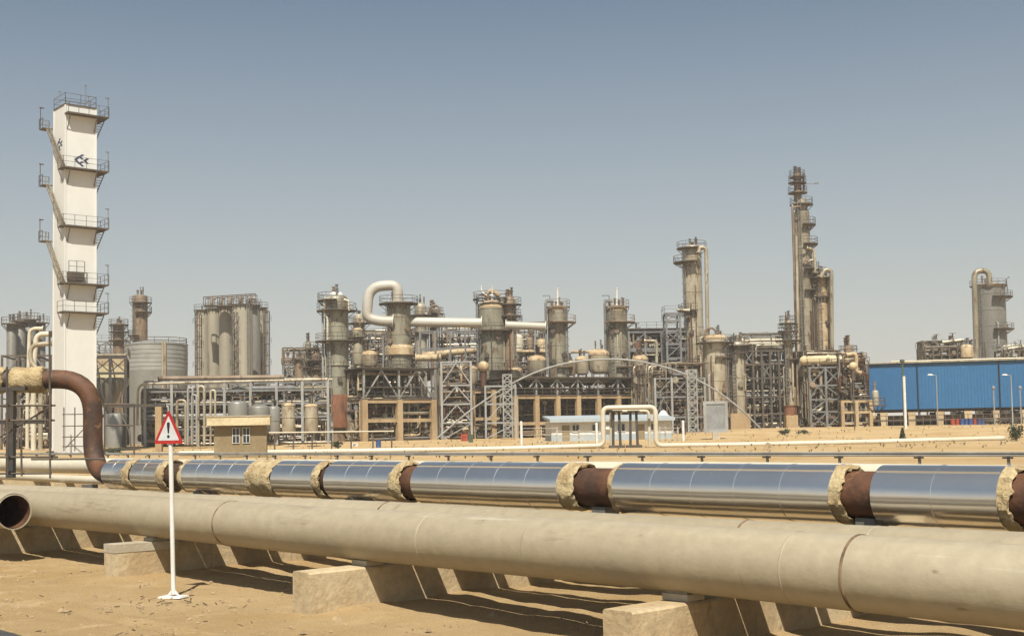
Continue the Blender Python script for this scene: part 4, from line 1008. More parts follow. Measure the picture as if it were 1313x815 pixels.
K2 = column('wide column with crown platform and the looping white duct', 513, 385, Y2, 31, 'clad_green', zbase=zb2, dome=.25, segs=((452, 28),) if False else (), plats=((389, 'all', 1.5, ), (472, 'fl', .7)), bands=2.8, pipes=((4, 470, 400, 1.5, 'clad_brown'), (-9, 470, 392, .9, 'steel_pale')), nozz=6)
k = Y2 / F; zf = lambda py: at(513, py, Y2).z - zb2
b = MB(); b.lathe([(18 * k, zf(456)), (19 * k, zf(455)), (19 * k, zf(446)), (16.2 * k, zf(442.5))], 28); b.build('insulation_collar', 'dome_tan', K2)
duct = plain_pipe('fat white duct looping from the column top down its left side', [(510, 388), (510, 365), (473, 367.5), (470, 407), (486, 411.5), (505, 412)], Y2 - 1.5, 6.7, 'duct_white', 3.6, name='duct', n=24, cat='duct')
plain_pipe('fat white duct running right between the two widest columns', [(524, 412.5), (618, 414)], Y2 + .5, 6.2, 'duct_white', 2, name='duct', n=24, cat='duct')
plain_pipe('fat white duct between the widest column and its right neighbour', [(648, 416.5), (700, 418.5)], Y2 + 6, 5, 'duct_white', 2, name='duct', n=24, cat='duct')
small = lambda label, px, yt, fr, zd, w, mt='clad_pale', v=.35, **kw: column(label, px, yt, fr.Yat(px, v), w, mt, zbase=fr.o.z + zd, dome=.5, lad=False, nozz=3, name='vessel', cat='vessel', domemat='dome_tan', bands=1.8, legs=True, **kw)
small('small domed vessel between the leftmost column and the ducted column', 475, 449, f1, zd1, 20, v=.5)
small('small slim vessel just behind the leftmost column', 460, 420, f1, zd1, 13, 'clad_pale', v=.9, plats=((432, 'all', .8),))
column('thin column topped with a white cap beside the leftmost column', 462, 402, 228, 14, 'clad_pale', dome=.8, plats=((414, 'all', 1.4), (436, 'all', 1.2)), nozz=3)
column('thin column behind the ducted column with white domed head', 541, 388, 232, 15, 'clad_pale', dome=.7, plats=((404, 'all', 1.6), (426, 'front', 1.2)), nozz=4, pipes=((9, 470, 402, 1.3, 'steel_pale'),))
column('thin rusty column with swan-neck pipes right of the ducted column', 558, 395, 234, 10, 'clad_brown', dome=.6, plats=((402, 'all', 1.4), (410, 'all', 1.8)), nozz=6, pipes=((7, 480, 398, 1.1, 'clad_brown'), (-7, 480, 398, 1.1, 'clad_pale')))
plain_pipe('rusty swan-neck pipe above the columns right of the ducted column', [(551, 420), (551, 392), (563, 391), (563, 418)], 231, 1.4, 'clad_brown', 1.1)

# frames with zigzag bracing in the centre
f2 = Frame('pale braced steel tower at the centre of the plant', 567, 605, 194, radians(6), 7, 1, 1, (463, 493, 517, 541), 'steel_pale', .32, braces=((0, 0, 'A'), (0, 1, 'A'), (0, 2, 'A'), (0, 3, '/')), bh=.26, bm='steel_pale', rails=(0,))
f3 = Frame('pale braced steel tower half behind the lattice mast', 623, 662, 199, radians(8), 9, 1, 1, (494, 517, 541), 'steel_pale', .3, braces=((0, 0, '/'), (0, 1, 'A'), (0, 2, '/')), bh=.26, bm='steel_pale')
f4 = Frame('concrete posts and deck under the widest column', 606, 660, 203, radians(20), 17, 2, 1, (500, 535), 'concrete_ochre', .8, bh=.5, name='concrete_structure', cat='concrete structure', decks=(0,), rails=(0,))
fill(f2, 'inside the braced steel tower at centre', 26, 3, (.3, 11.5), 41, ('steel_brown', 'clad_brown', 'rust', 'steel_grey', 'dome_tan', 'clad_pale', 'clad_khaki'))
fill(f4, 'under the widest column', 70, 7, (.3, 7), 42, ('steel_brown', 'clad_brown', 'rust', 'steel_grey', 'dome_tan', 'clad_pale', 'clad_khaki'))
zd4 = f4.z[0] + .15
Y3, zb3 = on(f4, 633, zd4, .5)
K3 = column('widest column with a ring of short pipes on its head', 633, 385, Y3, 37, 'clad_green', zbase=zb3, segs=((492, 35), (477, 37)) if False else (), dome=.45, domemat='dome_tan', plats=((383, 'all', .9), (424, 'fr', 1.6), (475, 'right', 1.8)), bands=2.8, nozz=9, pipes=((-18.5, 490, 378, 1.7, 'steel_grey'), (1, 470, 395, 1.6, 'clad_brown'), (-8, 480, 390, 1.2, 'clad_brown'), (15, 480, 430, 1.0, 'rust')))
manways(K3, ((-1.9, 6), (-1.2, 9)))
column('slender column attached to the right of the widest column', 656, 379, Y3 - .5, 15, 'clad_brown', zbase=zb3, dome=.6, plats=((390, 'all', 1.3), (405, 'all', 1.2), (413, 'right', 1.5)), nozz=5, pipes=((8, 440, 383, 1.1, 'clad_pale'),))
plain_pipe('white Y-shaped vent pipe on top of the widest column', [(617, 366), (617.5, 374), (622, 378), (632, 378.5)], Y3 - 1, .9, 'white_clean', .5)
plain_pipe('white upright vent on top of the widest column', [(631, 367), (631, 382)], Y3, .9, 'white_clean', .5)
plain_pipe('fat tan elbow pipe over the head of the widest column', [(624, 384), (625, 374), (634, 373.5), (640, 380)], Y3 + .5, 3.2, 'dome_tan', 1)
column('small domed vessel left of the widest column', 604, 468, 203, 19, 'clad_pale', zbase=f4.o.z + zd4, dome=.5, lad=False, nozz=2, name='vessel', cat='vessel', domemat='dome_tan', bands=1.7, legs=True)
o = thing('ball_vessel', 'small round tan vessel tucked against the widest column', 'vessel', Vector((at(620, 490, 202).x, 202, f4.o.z + zd4)))
b = MB(); R_ = 7.5 * 202 / F; b.lathe([(.01, 2.0 - R_ + R_)] + [(R_ * sin(i / 10 * pi) + 1e-4, 2.6 + R_ - R_ * cos(i / 10 * pi)) for i in range(11)][1:], 20); b.build('shell', 'dome_tan', o)
b = MB(); b.tube([(0, 0, 0), (0, 0, 2.8)], .5, 12); b.build('skirt', 'rust', o)
small('domed vessel right of the widest column, smaller of two', 661, 470, f4, zd4, 21, v=.4)

# red-brown screen of uprights with tan header, and frames seen between the columns
plain_pipe('long tan pipe header behind the steel towers at centre', [(540, 456), (620, 447.5)], 226, 4.2, 'dome_tan', 1)
plain_pipe('short tan header right of the ducted column', [(533, 459), (566, 458)], 214, 4.5, 'dome_tan', 1)
fE = Frame('rusty rear steel frame seen between the ducted and widest columns', 560, 700, 238, radians(4), 10, 8, 1, (448, 470, 492), 'rust', .35, beamm='steel_brown', braces=((1, 0, 'x'), (4, 0, 'x'), (6, 1, '/')), rails=(0,))
fill(fE, 'behind the widest column', 60, 10, (5, 22), 51, ('clad_brown', 'rust', 'clad_khaki', 'clad_pale', 'steel_grey', 'steel_brown'))
fF = Frame('rear steel frame behind the leftmost columns', 440, 545, 236, radians(4), 10, 6, 1, (430, 452, 474), 'steel_grey', .35, beamm='steel_brown', braces=((1, 0, 'x'), (4, 1, '/')), rails=(0,))
fill(fF, 'behind the leftmost columns', 46, 8, (6, 21), 52, ('clad_brown', 'rust', 'clad_khaki', 'clad_pale', 'steel_grey', 'steel_brown'))
f5 = Frame('dark steel frame with rails carrying the white ducts', 540, 618, 222, radians(3), 4, 4, 1, (424, 446), 'steel_grey', .3, braces=((3, 0, '/'), (1, 1, 'x')), bh=.22)

# ------------------------------------------------------------------ ochre concrete frame at the centre
f6 = Frame('long ochre concrete frame behind the blue-roofed office', 661, 868, 200, radians(27), 16, 8, 1, (507, 541), 'concrete_ochre', .75, bh=.5, name='concrete_structure', cat='concrete structure', decks=(0,))
zt6 = f6.z[0] + .15
zd6 = truss('steel storey with small knee braces on the ochre concrete frame', f6, zt6, 484, 661, 8, 'K')
fill(f6, 'inside the ochre concrete frame', 110, 16, (.3, 7), 61, ('steel_brown', 'clad_brown', 'rust', 'steel_dark', 'clad_khaki', 'steel_brown'), vr=(.15, .95))
fill(f6, 'inside the steel storey of the ochre frame', 34, 0, (zt6 + .4, zd6 - .6), 62, ('steel_brown', 'clad_brown', 'steel_pale', 'clad_pale'))
b = thing('shade_backing', 'dark sheet standing in for the shade at the back of the ochre concrete frame', 'wall', f6.pt(.5, 1.08, 0), f6.yaw); m = MB(); m.box(0, 0, -.5, f6.L, .4, f6.z[0] - .6); m.build('wall', 'painted_shade', b)  # added back sheet, coloured dark in place of interior shade
b = thing('shade_backing', 'dark sheet standing in for the shade at the back of the left concrete frame', 'wall', f1.pt(.5, 1.08, 0), f1.yaw); m = MB(); m.box(0, 0, -.5, f1.L + 2, .4, f1.z[0] - .6); m.build('wall', 'painted_shade', b)  # same dark backing, painted as shade behind the left frame
small('domed vessel with rusty band left of the second tall column', 690, 455, f6, zd6, 24, 'clad_khaki')
small('low domed vessel between the two tall slender columns, left one', 748, 456, f6, zd6, 17)
small('fat domed vessel between the two tall slender columns', 770, 447, f6, zd6, 27)
small('domed vessel just right of the fifth tall column', 823, 455, f6, zd6, 21)
small('small drum right of the fourth tall column at deck level', 734, 462, f6, zd6, 12, 'clad_brown')
for px, w, yt, lb in ((718, 29, 391, 'tall slender column with rusty crown platform, left of a like pair'), (794, 30, 391, 'tall slender column with rusty crown platform, right of a like pair')):
    Y = f6.Yat(px, .4)
    c_ = column(lb, px, yt, Y, w - 3, 'clad_green', zbase=f6.o.z + zd6, dome=.45, domemat='dome_tan', plats=((413, 'fr', 1.7), (393, 'all', .5), (470, 'right', 1.0)), bands=2.8, nozz=8, pipes=((-15.5, 480, 386, 1.6, 'steel_grey'), (-9, 470, 400, .8, 'steel_pale'), (4, 480, 440, 1.4, 'clad_brown')), platm='clad_brown')
    manways(c_, ((-1.1, 4), (-2.0, 8)))
    plain_pipe('white vent pipe sticking up from the ' + ('left' if px < 750 else 'right') + ' slender crowned column', [(px - 3, 369), (px - 3, 392)], Y - .5, 1.2, 'white_clean', .3)
    plain_pipe('thin lamp bracket at the crown of the ' + ('left' if px < 750 else 'right') + ' slender column', [(px - 22, 379), (px - 13, 378.5), (px - 13, 388)], Y - .5, .6, 'steel_grey', .2)
plain_pipe('tan header running behind the fourth column', [(650, 450.5), (706, 450.5)], 222, 2.0, 'dome_tan', 1)
plain_pipe('tan header running right from the fourth column', [(732, 451), (795, 450)], 226, 1.8, 'dome_tan', 1)
for px, yt, w, lb in ((664, 428, 14, 'white-bellied exchanger drum below the right white duct'), (680, 432, 9, 'rusty slim drum below the right white duct'), (695, 434, 15, 'tan domed drum left of the fourth column')):
    column(lb, px, yt, 228, w, ('white_pipe', 'clad_brown', 'dome_tan')[(664, 680, 695).index(px)], ybase=456, lad=False, dome=.7, bands=0, nozz=3, name='drum', cat='drum', plats=((450, 'all', .6),))
for px in (657, 686): plain_pipe('pale post pipe holding up the right white duct', [(px, 420), (px, 470)], 221, 1.3, 'steel_pale', .3, 'posts of the right white duct')

# arched pipe and its two lattice masts
def mast(label, px, ytop, Y, w):
    o = thing('lattice_mast', label, 'mast', gp(px, Y)); k = Y / F; h = at(px, ytop, Y).z - o.location.z; hw = w / 2 * k
    for x in (-hw, hw):
        for y in (-hw, hw): b = MB(); b.box(x, y, -.4, .17, .17, h + .4); b.build('leg', 'steel_pale', o)
    for y in (-hw, hw):
        n = max(4, round(h / (hw * 1.7))); b = MB(); 
        for i in range(n):
            a, c = h * i / n, h * (i + 1) / n
            b.bar((-hw, y, a), (hw, y, c), .11); b.bar((-hw, y + .02, c), (hw, y + .02, a), .11); b.bar((-hw, y - .02, c), (hw, y - .02, c), .11)
        b.build('lattice', 'steel_pale', o)
    for x in (-hw, hw):
        b = MB()
        for i in range(n):
            a, c = h * i / n, h * (i + 1) / n; b.bar((x, -hw, a), (x, hw, c), .1)
        b.build('lattice', 'steel_pale', o)
    b = MB(); b.box(0, 0, -.4, hw * 3.4, hw * 3.4, .65); b.build('footing', 'concrete_ochre', o)
mast('pale lattice mast under the arched pipe at centre', 651.5, 480, 181, 11)
mast('pale lattice mast under the arched pipe right of the office', 888, 474, 181, 12)
arc = [(560, 562), (580, 545), (600, 528), (640, 500.5), (680, 479), (720, 466), (760, 460.5), (800, 460), (840, 466.5), (880, 479), (920, 501), (950, 524), (975, 549), (984, 560)]
plain_pipe('slender pipe arching high over the plant on two lattice masts', arc, 181, 1.15, 'steel_pale', 4, name='arched_pipe', flange=False)

# ------------------------------------------------------------------ office, fences and small things in front
Yo = 163.; o = thing('office', 'low white office with pale blue roof and pale blue lower band', 'building', gp(707, Yo), radians(5)); k = Yo / F
zz = lambda py: at(704, py, Yo).z - o.location.z
L = 156 * k; dp = 7
b = MB(); b.box(L / 2, dp / 2, .9, L, dp, zz(541) - .9); b.build('wall', 'white_clean', o)
b = MB(); b.box(L / 2, dp / 2, -.5, L + .06, dp + .06, 1.4); b.build('lower_wall', 'blue_pale', o)
b = MB(); h0, h1 = zz(541.5), zz(536); b.add([(-.3, -1, h0), (L + .3, -1, h0), (L + .3, dp + .6, h1 + .1), (-.3, dp + .6, h1 + .1), (-.3, -1, h0 + .42), (L + .3, -1, h0 + .42), (L + .3, dp + .6, h1 + .4), (-.3, dp + .6, h1 + .4)], [(3, 2, 1, 0), (4, 5, 6, 7), (0, 1, 5, 4), (1, 2, 6, 5), (2, 3, 7, 6), (3, 0, 4, 7)]); b.build('roof', 'blue_pale', o)
for x, w, z0, h in ((3.2, .9, 1.2, 1.0), (5.8, .9, 1.2, 1.0), (9.2, 1.0, 1.15, 1.1), (13.6, .9, 1.2, 1.0)):
    b = MB(); b.box(x, -.03, z0, w, .08, h); wn_ = b.build('window', 'glass', o); b = MB()
    for q in (-.5, 0, .5): b.box(x + q * w, -.08, z0, .07, .06, h)
    for q in (0, 1): b.box(x, -.085, z0 + q * (h - .07), w + .1, .07, .07)
    b.build('frame', 'white_clean', wn_)
for x in (1.9, 11.8):
    b = MB(); b.box(x, -.05, 0, 1.0, .08, 2.1); d_ = b.build('door', 'wall_tan', o); b = MB(); b.box(x + .38, -.12, 1, .08, .1, .12); b.build('handle', 'steel_grey', d_)
b = MB(); b.box(7.5, -.25, 1.5, .8, .5, .55); b.build('air_conditioner', 'white_paint', o)
def rail_fence(label, xs, yt, Y, m='concrete_light'):
    o = thing('fence', label, 'fence', gp(xs[0], Y)); ol = Vector(o.location)
    ps = []
    for x in xs:
        g_ = gp(x, Y); zt_ = at(x, yt, Y).z; ps.append((g_ - ol, zt_ - ol.z))
        b = MB(); b.box(g_.x - ol.x, g_.y - ol.y, g_.z - ol.z - .3, .16, .16, zt_ - g_.z + .3); b.build('post', m, o)
    for q in (.92, .55, .18):
        b = MB()
        for (p, z1), (p2, z2) in zip(ps, ps[1:]): b.bar((p.x, p.y - .14, p.z + (z1 - p.z) * q), (p2.x, p2.y - .14, p2.z + (z2 - p2.z) * q), .06)
        b.build('rail', m, o)
rail_fence('white post-and-rail fence in front of the office, left part', (669, 689, 694, 714), 547, 150)
rail_fence('white post-and-rail fence between the office and the signboard', (846, 853, 862, 869), 547, 150)
rail_fence('white rail fence with thin posts along the office wall', (714, 742, 764), 551, 151)
for px, yt, lb in ((668.5, 541, 'thick white post at the left end of the office fence'), (876, 540, 'thick white post at the right end of the office fence'), (765, 543, 'white post standing left of the square pipe loop')):
    o = thing('bollard', lb, 'post', gp(px, 149)); h = at(px, yt, 149).z - o.location.z
    b = MB(); b.tube([(0, 0, -.3), (0, 0, h)], .16, 12); b.lathe([(.16, h), (.1, h + .1), (.01, h + .13)], 12); b.build('post', 'white_clean', o)
o = thing('water_tank', 'small white faceted water tank beside the blue office roof', 'tank', gp(851, 170)); k = 170 / F; z0, z1 = at(851, 541, 170).z - o.location.z, at(851, 526, 170).z - o.location.z
b = MB(); rr_ = 7.5 * k; b.lathe([(rr_ * .7, z0), (rr_, z0 + .45), (rr_, z0 + .9), (rr_ * .35, z1), (.01, z1 + .05)], 8); b.build('tank_body', 'white_clean', o)
for x in (-.5, .5): 
    for y in (-.5, .5): b = MB(); b.box(x, y, -.3, .12, .12, z0 + .35); b.build('leg', 'steel_grey', o)
# grey board with white frame
Yb = 152.; o = thing('signboard', 'blank grey board in a wide pale frame right of the masts', 'board', gp(918, Yb), radians(-3)); k = Yb / F; zz = lambda py: at(918, py, Yb).z - o.location.z
W_, z0, z1 = 31 * k, zz(554), zz(514)
b = MB(); fw = .36
b.box(-W_ / 2 + fw / 2, 0, z0, fw, .25, z1 - z0); b.box(W_ / 2 - fw / 2, 0, z0, fw, .25, z1 - z0); b.box(0, 0, z1 - fw, W_ - 2 * fw, .25, fw); b.box(0, 0, z0, W_ - 2 * fw, .25, fw); b.build('frame', 'steel_pale', o)
b = MB(); b.box(0, .02, z0 + fw, W_ - 2 * fw, .1, z1 - z0 - 2 * fw); b.build('panel', 'grey_panel', o)
b = MB(); b.box(0, .05, -.4, .9, .5, z0 + .4); b.build('leg', 'concrete_light', o)
# boxes and litter on the sand
def crate(label, px, Y, w, h, m, cat='box', name='box'):
    o = thing(name, label, cat, gp(px, Y), random.uniform(-.3, .3)); b = MB(); b.box(0, 0, -.05, w, w * .8, h + .05); b.box(0, 0, h, w * 1.06, w * .86, .06); b.build('body', m, o)
    b = MB(); b.bar((-w * .3, -w * .42, h * .6), (w * .3, -w * .42, h * .6), .06); b.build('handle', 'steel_dark', o)
crate('red box standing under the braced steel tower', 595.5, 176, .95, .95, 'drum_red'); crate('dark green bin beside the red box', 603.5, 168, .6, 1.0, 'green_paint', 'bin', 'bin')
crate('small white block on the sand right of the leftmost column', 455, 160, .7, .35, 'white_clean'); 
def drum(label, px, Y, m, group=None):
    o = thing('oil_drum', label, 'drum', gp(px, Y), 0, group); b = MB(); b.lathe([(r * .84, z * .77) for r, z in ((.36, -.02), (.38, .02), (.37, .04), (.37, .38), (.4, .40), (.4, .43), (.37, .45), (.37, .78), (.4, .8), (.4, .83), (.37, .85), (.37, 1.13), (.39, 1.16), (.36, 1.18), (.35, 1.14), (.01, 1.14))], 20); b.build('drum_body', m, o)
drum('lone blue drum on the sand below the concrete frame', 485, 152, 'drum_blue')

# ------------------------------------------------------------------ right of centre
f7 = Frame('braced steel frame with many pipes right of the ochre concrete frame', 841, 905, 200, radians(15), 12, 3, 1, (484, 508, 534), 'steel_pale', .32, beamm='steel_grey', braces=((0, 0, '/'), (0, 1, 'A'), (1, 0, 'x'), (1, 2, '/')), bh=.26, decks=(), rails=(0,))
fill(f7, 'inside the frame right of the office', 90, 6, (.4, 11.5), 71, ('clad_brown', 'rust', 'clad_khaki', 'steel_grey', 'steel_brown', 'clad_pale'))
f8 = Frame('high steel walkway bridge left of the tall piped column', 809, 893, 226, radians(5), 4, 4, 1, (422, 446), 'steel_grey', .35, braces=((0, 0, '/'), (2, 0, 'x')), rails=(0,), decks=(0,), bh=.7, name='walkway_bridge', cat='bridge')
f9 = Frame('slim steel tower with platforms left of the tall piped column', 858, 876, 222, 0, 4, 1, 1, (401, 410, 423, 440, 458), 'steel_grey', .35, braces=((0, 0, 'x'), (0, 2, 'x'), (0, 3, '/')), rails=(0, 1, 3), bh=.3, name='steel_tower')
fill(f8, 'under the high walkway bridge', 50, 8, (7, 19), 72, ('clad_brown', 'rust', 'clad_khaki', 'clad_pale', 'steel_grey', 'steel_brown'))
small_p = plain_pipe('tan pipe with white box-shaped valve house left of the bridge', [(826, 437), (842, 437), (842, 470)], 216, 2.0, 'clad_pale', .6)
K6 = column('tall pale column with swan-neck pipe left of the tallest tower', 893, 314, 228, 25, 'clad_pale', segs=((330, 25),) if False else (), dome=.25, plats=((318, 'all', 1.2), (336, 'left', 2.0), (398, 'left', 1.2)), bands=3.2, nozz=4, pipes=((-9, 470, 340, 1.0, 'clad_brown'),))
plain_pipe('pale pipe rising beside the tall pale column and bending over its head', [(908, 480), (905.5, 318), (897, 316.5), (896, 324)], 225, 2.5, 'clad_pale', 1.5)
plain_pipe('dark pipe on the left flank of the tall pale column', [(882, 345), (884.5, 470)], 227, 2.2, 'clad_brown', 1)
plain_pipe('short horizontal pipe joining the tall pale column from the left', [(868, 397), (884, 398)], 225, 1.8, 'clad_pale', 1)
K7 = column('pale cylinder column with crown platform behind the signboard', 920, 428, 204, 32, 'clad_pale', dome=.35, domemat='dome_tan', plats=((439, 'all', 1.4), (458, 'right', .9)), skirt=(535, 'clad_brown', 30), bands=3, nozz=8, pipes=((-20, 520, 432, 1.2, 'clad_pale'), (15, 530, 440, 1.4, 'rust')))
column('rust-streaked narrow column just right of the pale cylinder column', 947.5, 437, 207, 20, 'clad_pale', plinth=530, dome=.4, plats=((443, 'all', 1.2), (452, 'right', .8)), bands=3, nozz=6, pipes=((8, 525, 446, 1.2, 'rust'), (-6, 525, 450, 1.0, 'clad_brown')))
plain_pipe('dark hooped pipe above the pale cylinder column', [(904, 436), (904, 421), (915, 420), (919, 428)], 203, 1.4, 'clad_brown', 1)
column('brown drum column hidden left of the pale cylinder column', 899, 465, 212, 14, 'clad_khaki', dome=.4, plats=((468, 'all', .9),), nozz=3)
# dark building / duct structure between
f10 = Frame('dark steel building frame under the long cream duct', 957, 1012, 222, radians(3), 14, 5, 1, (449, 466, 484, 508, 530), 'steel_brown', .36, beamm='steel_brown', braces=((0, 0, 'x'), (2, 1, 'x'), (4, 2, '/')), bh=.3)
fill(f10, 'inside the dark building frame', 60, 8, (.4, 17), 73, ('clad_brown', 'steel_grey', 'clad_khaki', 'steel_brown', 'clad_pale', 'steel_pale'))
o = thing('roof_duct', 'long cream duct lying on the dark building frame', 'duct', f10.pt(-.02, .2, f10.z[0] + .02), f10.yaw); b = MB()
b.lathe([(1.25, 0), (1.25, f10.L * 1.04)], 24, (0, 0, 1.25), 'x'); b.build('duct_wall', 'white_pipe', o); b = MB()
for i in range(7): b.box(f10.L * 1.04 * (i + .5) / 7, 0, 0, .3, 2.0, .5)
b.build('cradle', 'steel_brown', o)
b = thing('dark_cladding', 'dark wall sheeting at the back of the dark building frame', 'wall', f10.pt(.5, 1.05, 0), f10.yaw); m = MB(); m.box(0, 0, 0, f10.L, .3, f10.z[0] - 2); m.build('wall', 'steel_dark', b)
for i, (a, c) in enumerate(((.05, .3), (.55, .8), (.3, .55))):
    b = thing('hung_sheet', 'small blue metal sheet hung inside the dark building frame', 'panel', f10.pt((a + c) / 2, .5, f10.z[2] + .4 - i * .9), f10.yaw, 'blue panels in the dark frame'); m = MB(); m.box(0, 0, 0, f10.L * .22, .12, 1.7); m.build('sheet', 'blue_clad', b)
K9 = column('narrow knobbly column on an orange-topped concrete plinth', 1014.5, 410, 198, 12, 'clad_pale', plinth=532, skirt=(520, 'rust_orange', 16), segs=((505, 10), (430, 9)), dome=.7, plats=((414, 'all', 1.0), (424, 'all', 1.3), (436, 'all', 1.8), (460, 'right', 1.2)), bands=2.4, nozz=6, pipes=((9, 520, 440, 1.2, 'clad_brown'), (-8, 520, 470, 1.0, 'clad_khaki')))
column('stubby rusty drum wrapped round the base of the knobbly column', 1015, 495, 199, 19, 'clad_brown', ybase=521, dome=.5, lad=False, nozz=6, bands=1.4, name='drum', cat='drum')
# tallest tower
Yq = 216.
K10 = column('tallest tower, stepped and slender with many side pipes', 1037, 254, Yq, 23, 'clad_khaki', segs=((300, 16), (268, 12)) if False else ((318, 19), (272, 15)), dome=.3, plats=((262, 'all', 1.2), (288, 'right', 1.3), (313, 'right', 1.6), (345, 'right', 1.4), (372, 'right', 1.2)), bands=3.2, nozz=3, pipes=((-13, 500, 262, 1.7, 'clad_khaki'), (-9, 500, 280, 1.5, 'clad_brown'), (-4, 500, 300, 1.2, 'dome_tan'), (4, 500, 292, 1.1, 'clad_brown'), (9, 500, 322, 1.5, 'clad_khaki')))
Zq = lambda py: at(1037, py, Yq).z - K10.location.z; k = Yq / F
b = MB(); x0 = -.6; r_ = 5.0 * k; b.lathe([(r_, Zq(258)), (r_, Zq(245)), (r_ * .8, Zq(243)), (r_ * .8, Zq(222)), (.01, Zq(221))], 16, (x0, 0, 0)); b.build('upper_stack', 'clad_brown', K10)
for py, e in ((247, 1.0), (234, .9), (227, .7)):
    b = MB(); 
    b.lathe([(r_ * .5, Zq(py) - .14), (r_ + e, Zq(py) - .14), (r_ + e, Zq(py)), (r_ * .5, Zq(py))], 16, (x0, 0, 0)); rail_ring(b, r_ + e - .05, Zq(py), 0, 2 * pi, 14, 1.1, (x0, 0)); b.build('platform', 'steel_brown', K10)
for dx, y1 in ((-.9, 213), (-.2, 214.5), (.5, 222)):
    b = MB(); b.tube([(dx, 0, Zq(247)), (dx, 0, Zq(y1))], .3 if dx < .4 else .2, 8); b.build('flare_pipe', 'steel_dark' if dx < .4 else 'clad_brown', K10)
b = MB(); b.tube([(x0, 0, Zq(236)), (x0 + 3.6, 0, Zq(235.5))], .06, 5); b.box(x0 + 3.4, 0, Zq(235.5), .7, .25, .15); b.build('lamp_arm', 'steel_grey', K10)
b = MB(); b.lathe([(10.55 * k, Zq(330)), (10.55 * k, Zq(317))], 24); b.build('bright_band', 'white_clean', K10)
column('second column in the tall cluster, wrapped in pipes', 1049, 345, Yq + 5, 17, 'clad_pale', dome=.5, plats=((352, 'all', 1.6), (368, 'right', 1.2)), bands=3, nozz=4, pipes=((-8, 480, 350, 1.3, 'clad_khaki'), (8, 480, 360, 1.6, 'clad_brown')))
column('third column in the tall cluster, tan and rust-spotted', 1059, 352, Yq - 1, 14, 'dome_tan', dome=.7, plats=((356, 'all', 1.5), (380, 'front', .9)), bands=3, nozz=5, pipes=((8, 480, 356, 2.0, 'clad_khaki'), (-7, 480, 360, 1.0, 'clad_brown')))
plain_pipe('fat pipe curving over the right side of the tall cluster', [(1052, 356), (1058, 345), (1066, 347), (1067, 480)], Yq - 3, 2.6, 'clad_khaki', 1.4)
plain_pipe('thick pale pipe running down the left of the tallest tower', [(1021, 300), (1024, 470)], Yq - 3, 1.8, 'clad_pale', 1)
plain_pipe('thin dark pipe leaving the tallest tower near its top', [(1026, 265), (1015.5, 265), (1017, 290), (1021, 470)], Yq - 2.5, 1.3, 'clad_brown', .8)
plain_pipe('bent pale pipe from the tallest tower to the cluster', [(1034, 318), (1044, 320), (1045, 350)], Yq - 2, 2.0, 'clad_pale', .9)
plain_pipe('hooped pipe beside the tallest tower at half height', [(1036, 336), (1043, 332), (1047, 345)], Yq - 2, 1.5, 'clad_khaki', .9)
o = thing('horizontal_vessel', 'long cream horizontal drum below the tall cluster', 'vessel', at(1030, 462, 196)); k = 196 / F; L = 56 * k; r_ = 6 * k
b = MB(); b.lathe([(.01, -.6), (r_ * .6, -.45), (r_ * .95, -.1), (r_, .1), (r_, L), (r_ * .95, L + .2), (r_ * .6, L + .5), (.01, L + .6)], 24, (0, 0, 0), 'x'); b.build('shell', 'roof_cream', o)
for x in (.2, .8): b = MB(); b.box(L * x, 0, -r_ - .7, .4, r_ * 1.8, 1.0); b.build('saddle', 'steel_brown', o)
b = MB(); b.lathe([(r_ + .12, 0), (r_ + .12, .15)], 24, (L * .9, 0, 0), 'x'); b.build('flange', 'steel_brown', o)
f11 = Frame('pale braced steel tower under the tall cluster', 1040, 1081, 195, radians(8), 10, 2, 1, (470, 493, 511, 527), 'steel_grey', .34, beamm='steel_grey', braces=((0, 0, '/'), (1, 0, 'x'), (0, 1, 'A'), (1, 1, '\\'), (0, 2, '/'), (1, 3, 'x'), (0, 3, 'x')), bh=.25, rails=(0,))
fill(f11, 'inside the braced tower under the tall cluster', 70, 6, (.4, 12), 74, ('clad_brown', 'rust', 'clad_khaki', 'steel_grey', 'steel_brown', 'clad_pale'))
f12 = Frame('ochre concrete posts carrying pipework right of the tall cluster', 1081, 1117, 194, radians(5), 8, 2, 1, (513, 527), 'concrete_ochre', .5, bh=.38, name='concrete_structure', cat='concrete structure')
fill(f12, 'above the ochre posts beside the blue shed', 44, 5, (.4, 11.5), 75, ('clad_brown', 'rust', 'clad_khaki', 'steel_grey', 'steel_brown', 'dome_tan'))
f13 = Frame('steel platform at the left end of the blue shed', 1095, 1114, 199, radians(3), 6, 1, 1, (468, 480, 498), 'steel_grey', .3, braces=((0, 0, 'x'), (0, 2, '/')), rails=(0,), bh=.25)
column('stub column with rusty crown right of the tall cluster', 1091, 442, 203, 11, 'clad_brown', dome=.4, plats=((452, 'all', 1.0),), nozz=6)
column('grey ribbed drum on a small platform left of the blue shed', 1123, 500, 186, 8, 'clad_pale', ybase=520, dome=.4, lad=False, nozz=2, bands=.6, name='drum', cat='drum', plats=((519, 'all', 1.2),), legs=False)
plain_pipe('tan pipe with a bend at the left end of the blue shed', [(1085, 455), (1098, 452), (1098, 476), (1104, 478)], 193, 2.4, 'dome_tan', 1)
o = thing('ball_tank', 'round cream vessel end beside the left end of the blue shed', 'vessel', at(1094, 469, 192)); b = MB(); R_ = 5.2 * 192 / F
b.lathe([(R_ * sin(i / 10 * pi) + 1e-4, -R_ * cos(i / 10 * pi)) for i in range(11)], 20); b.build('shell', 'roof_cream', o); b = MB(); b.tube([(0, 0, -R_ * .9), (0, 0, -R_ - 1.6)], .3, 10); b.build('support', 'steel_brown', o)

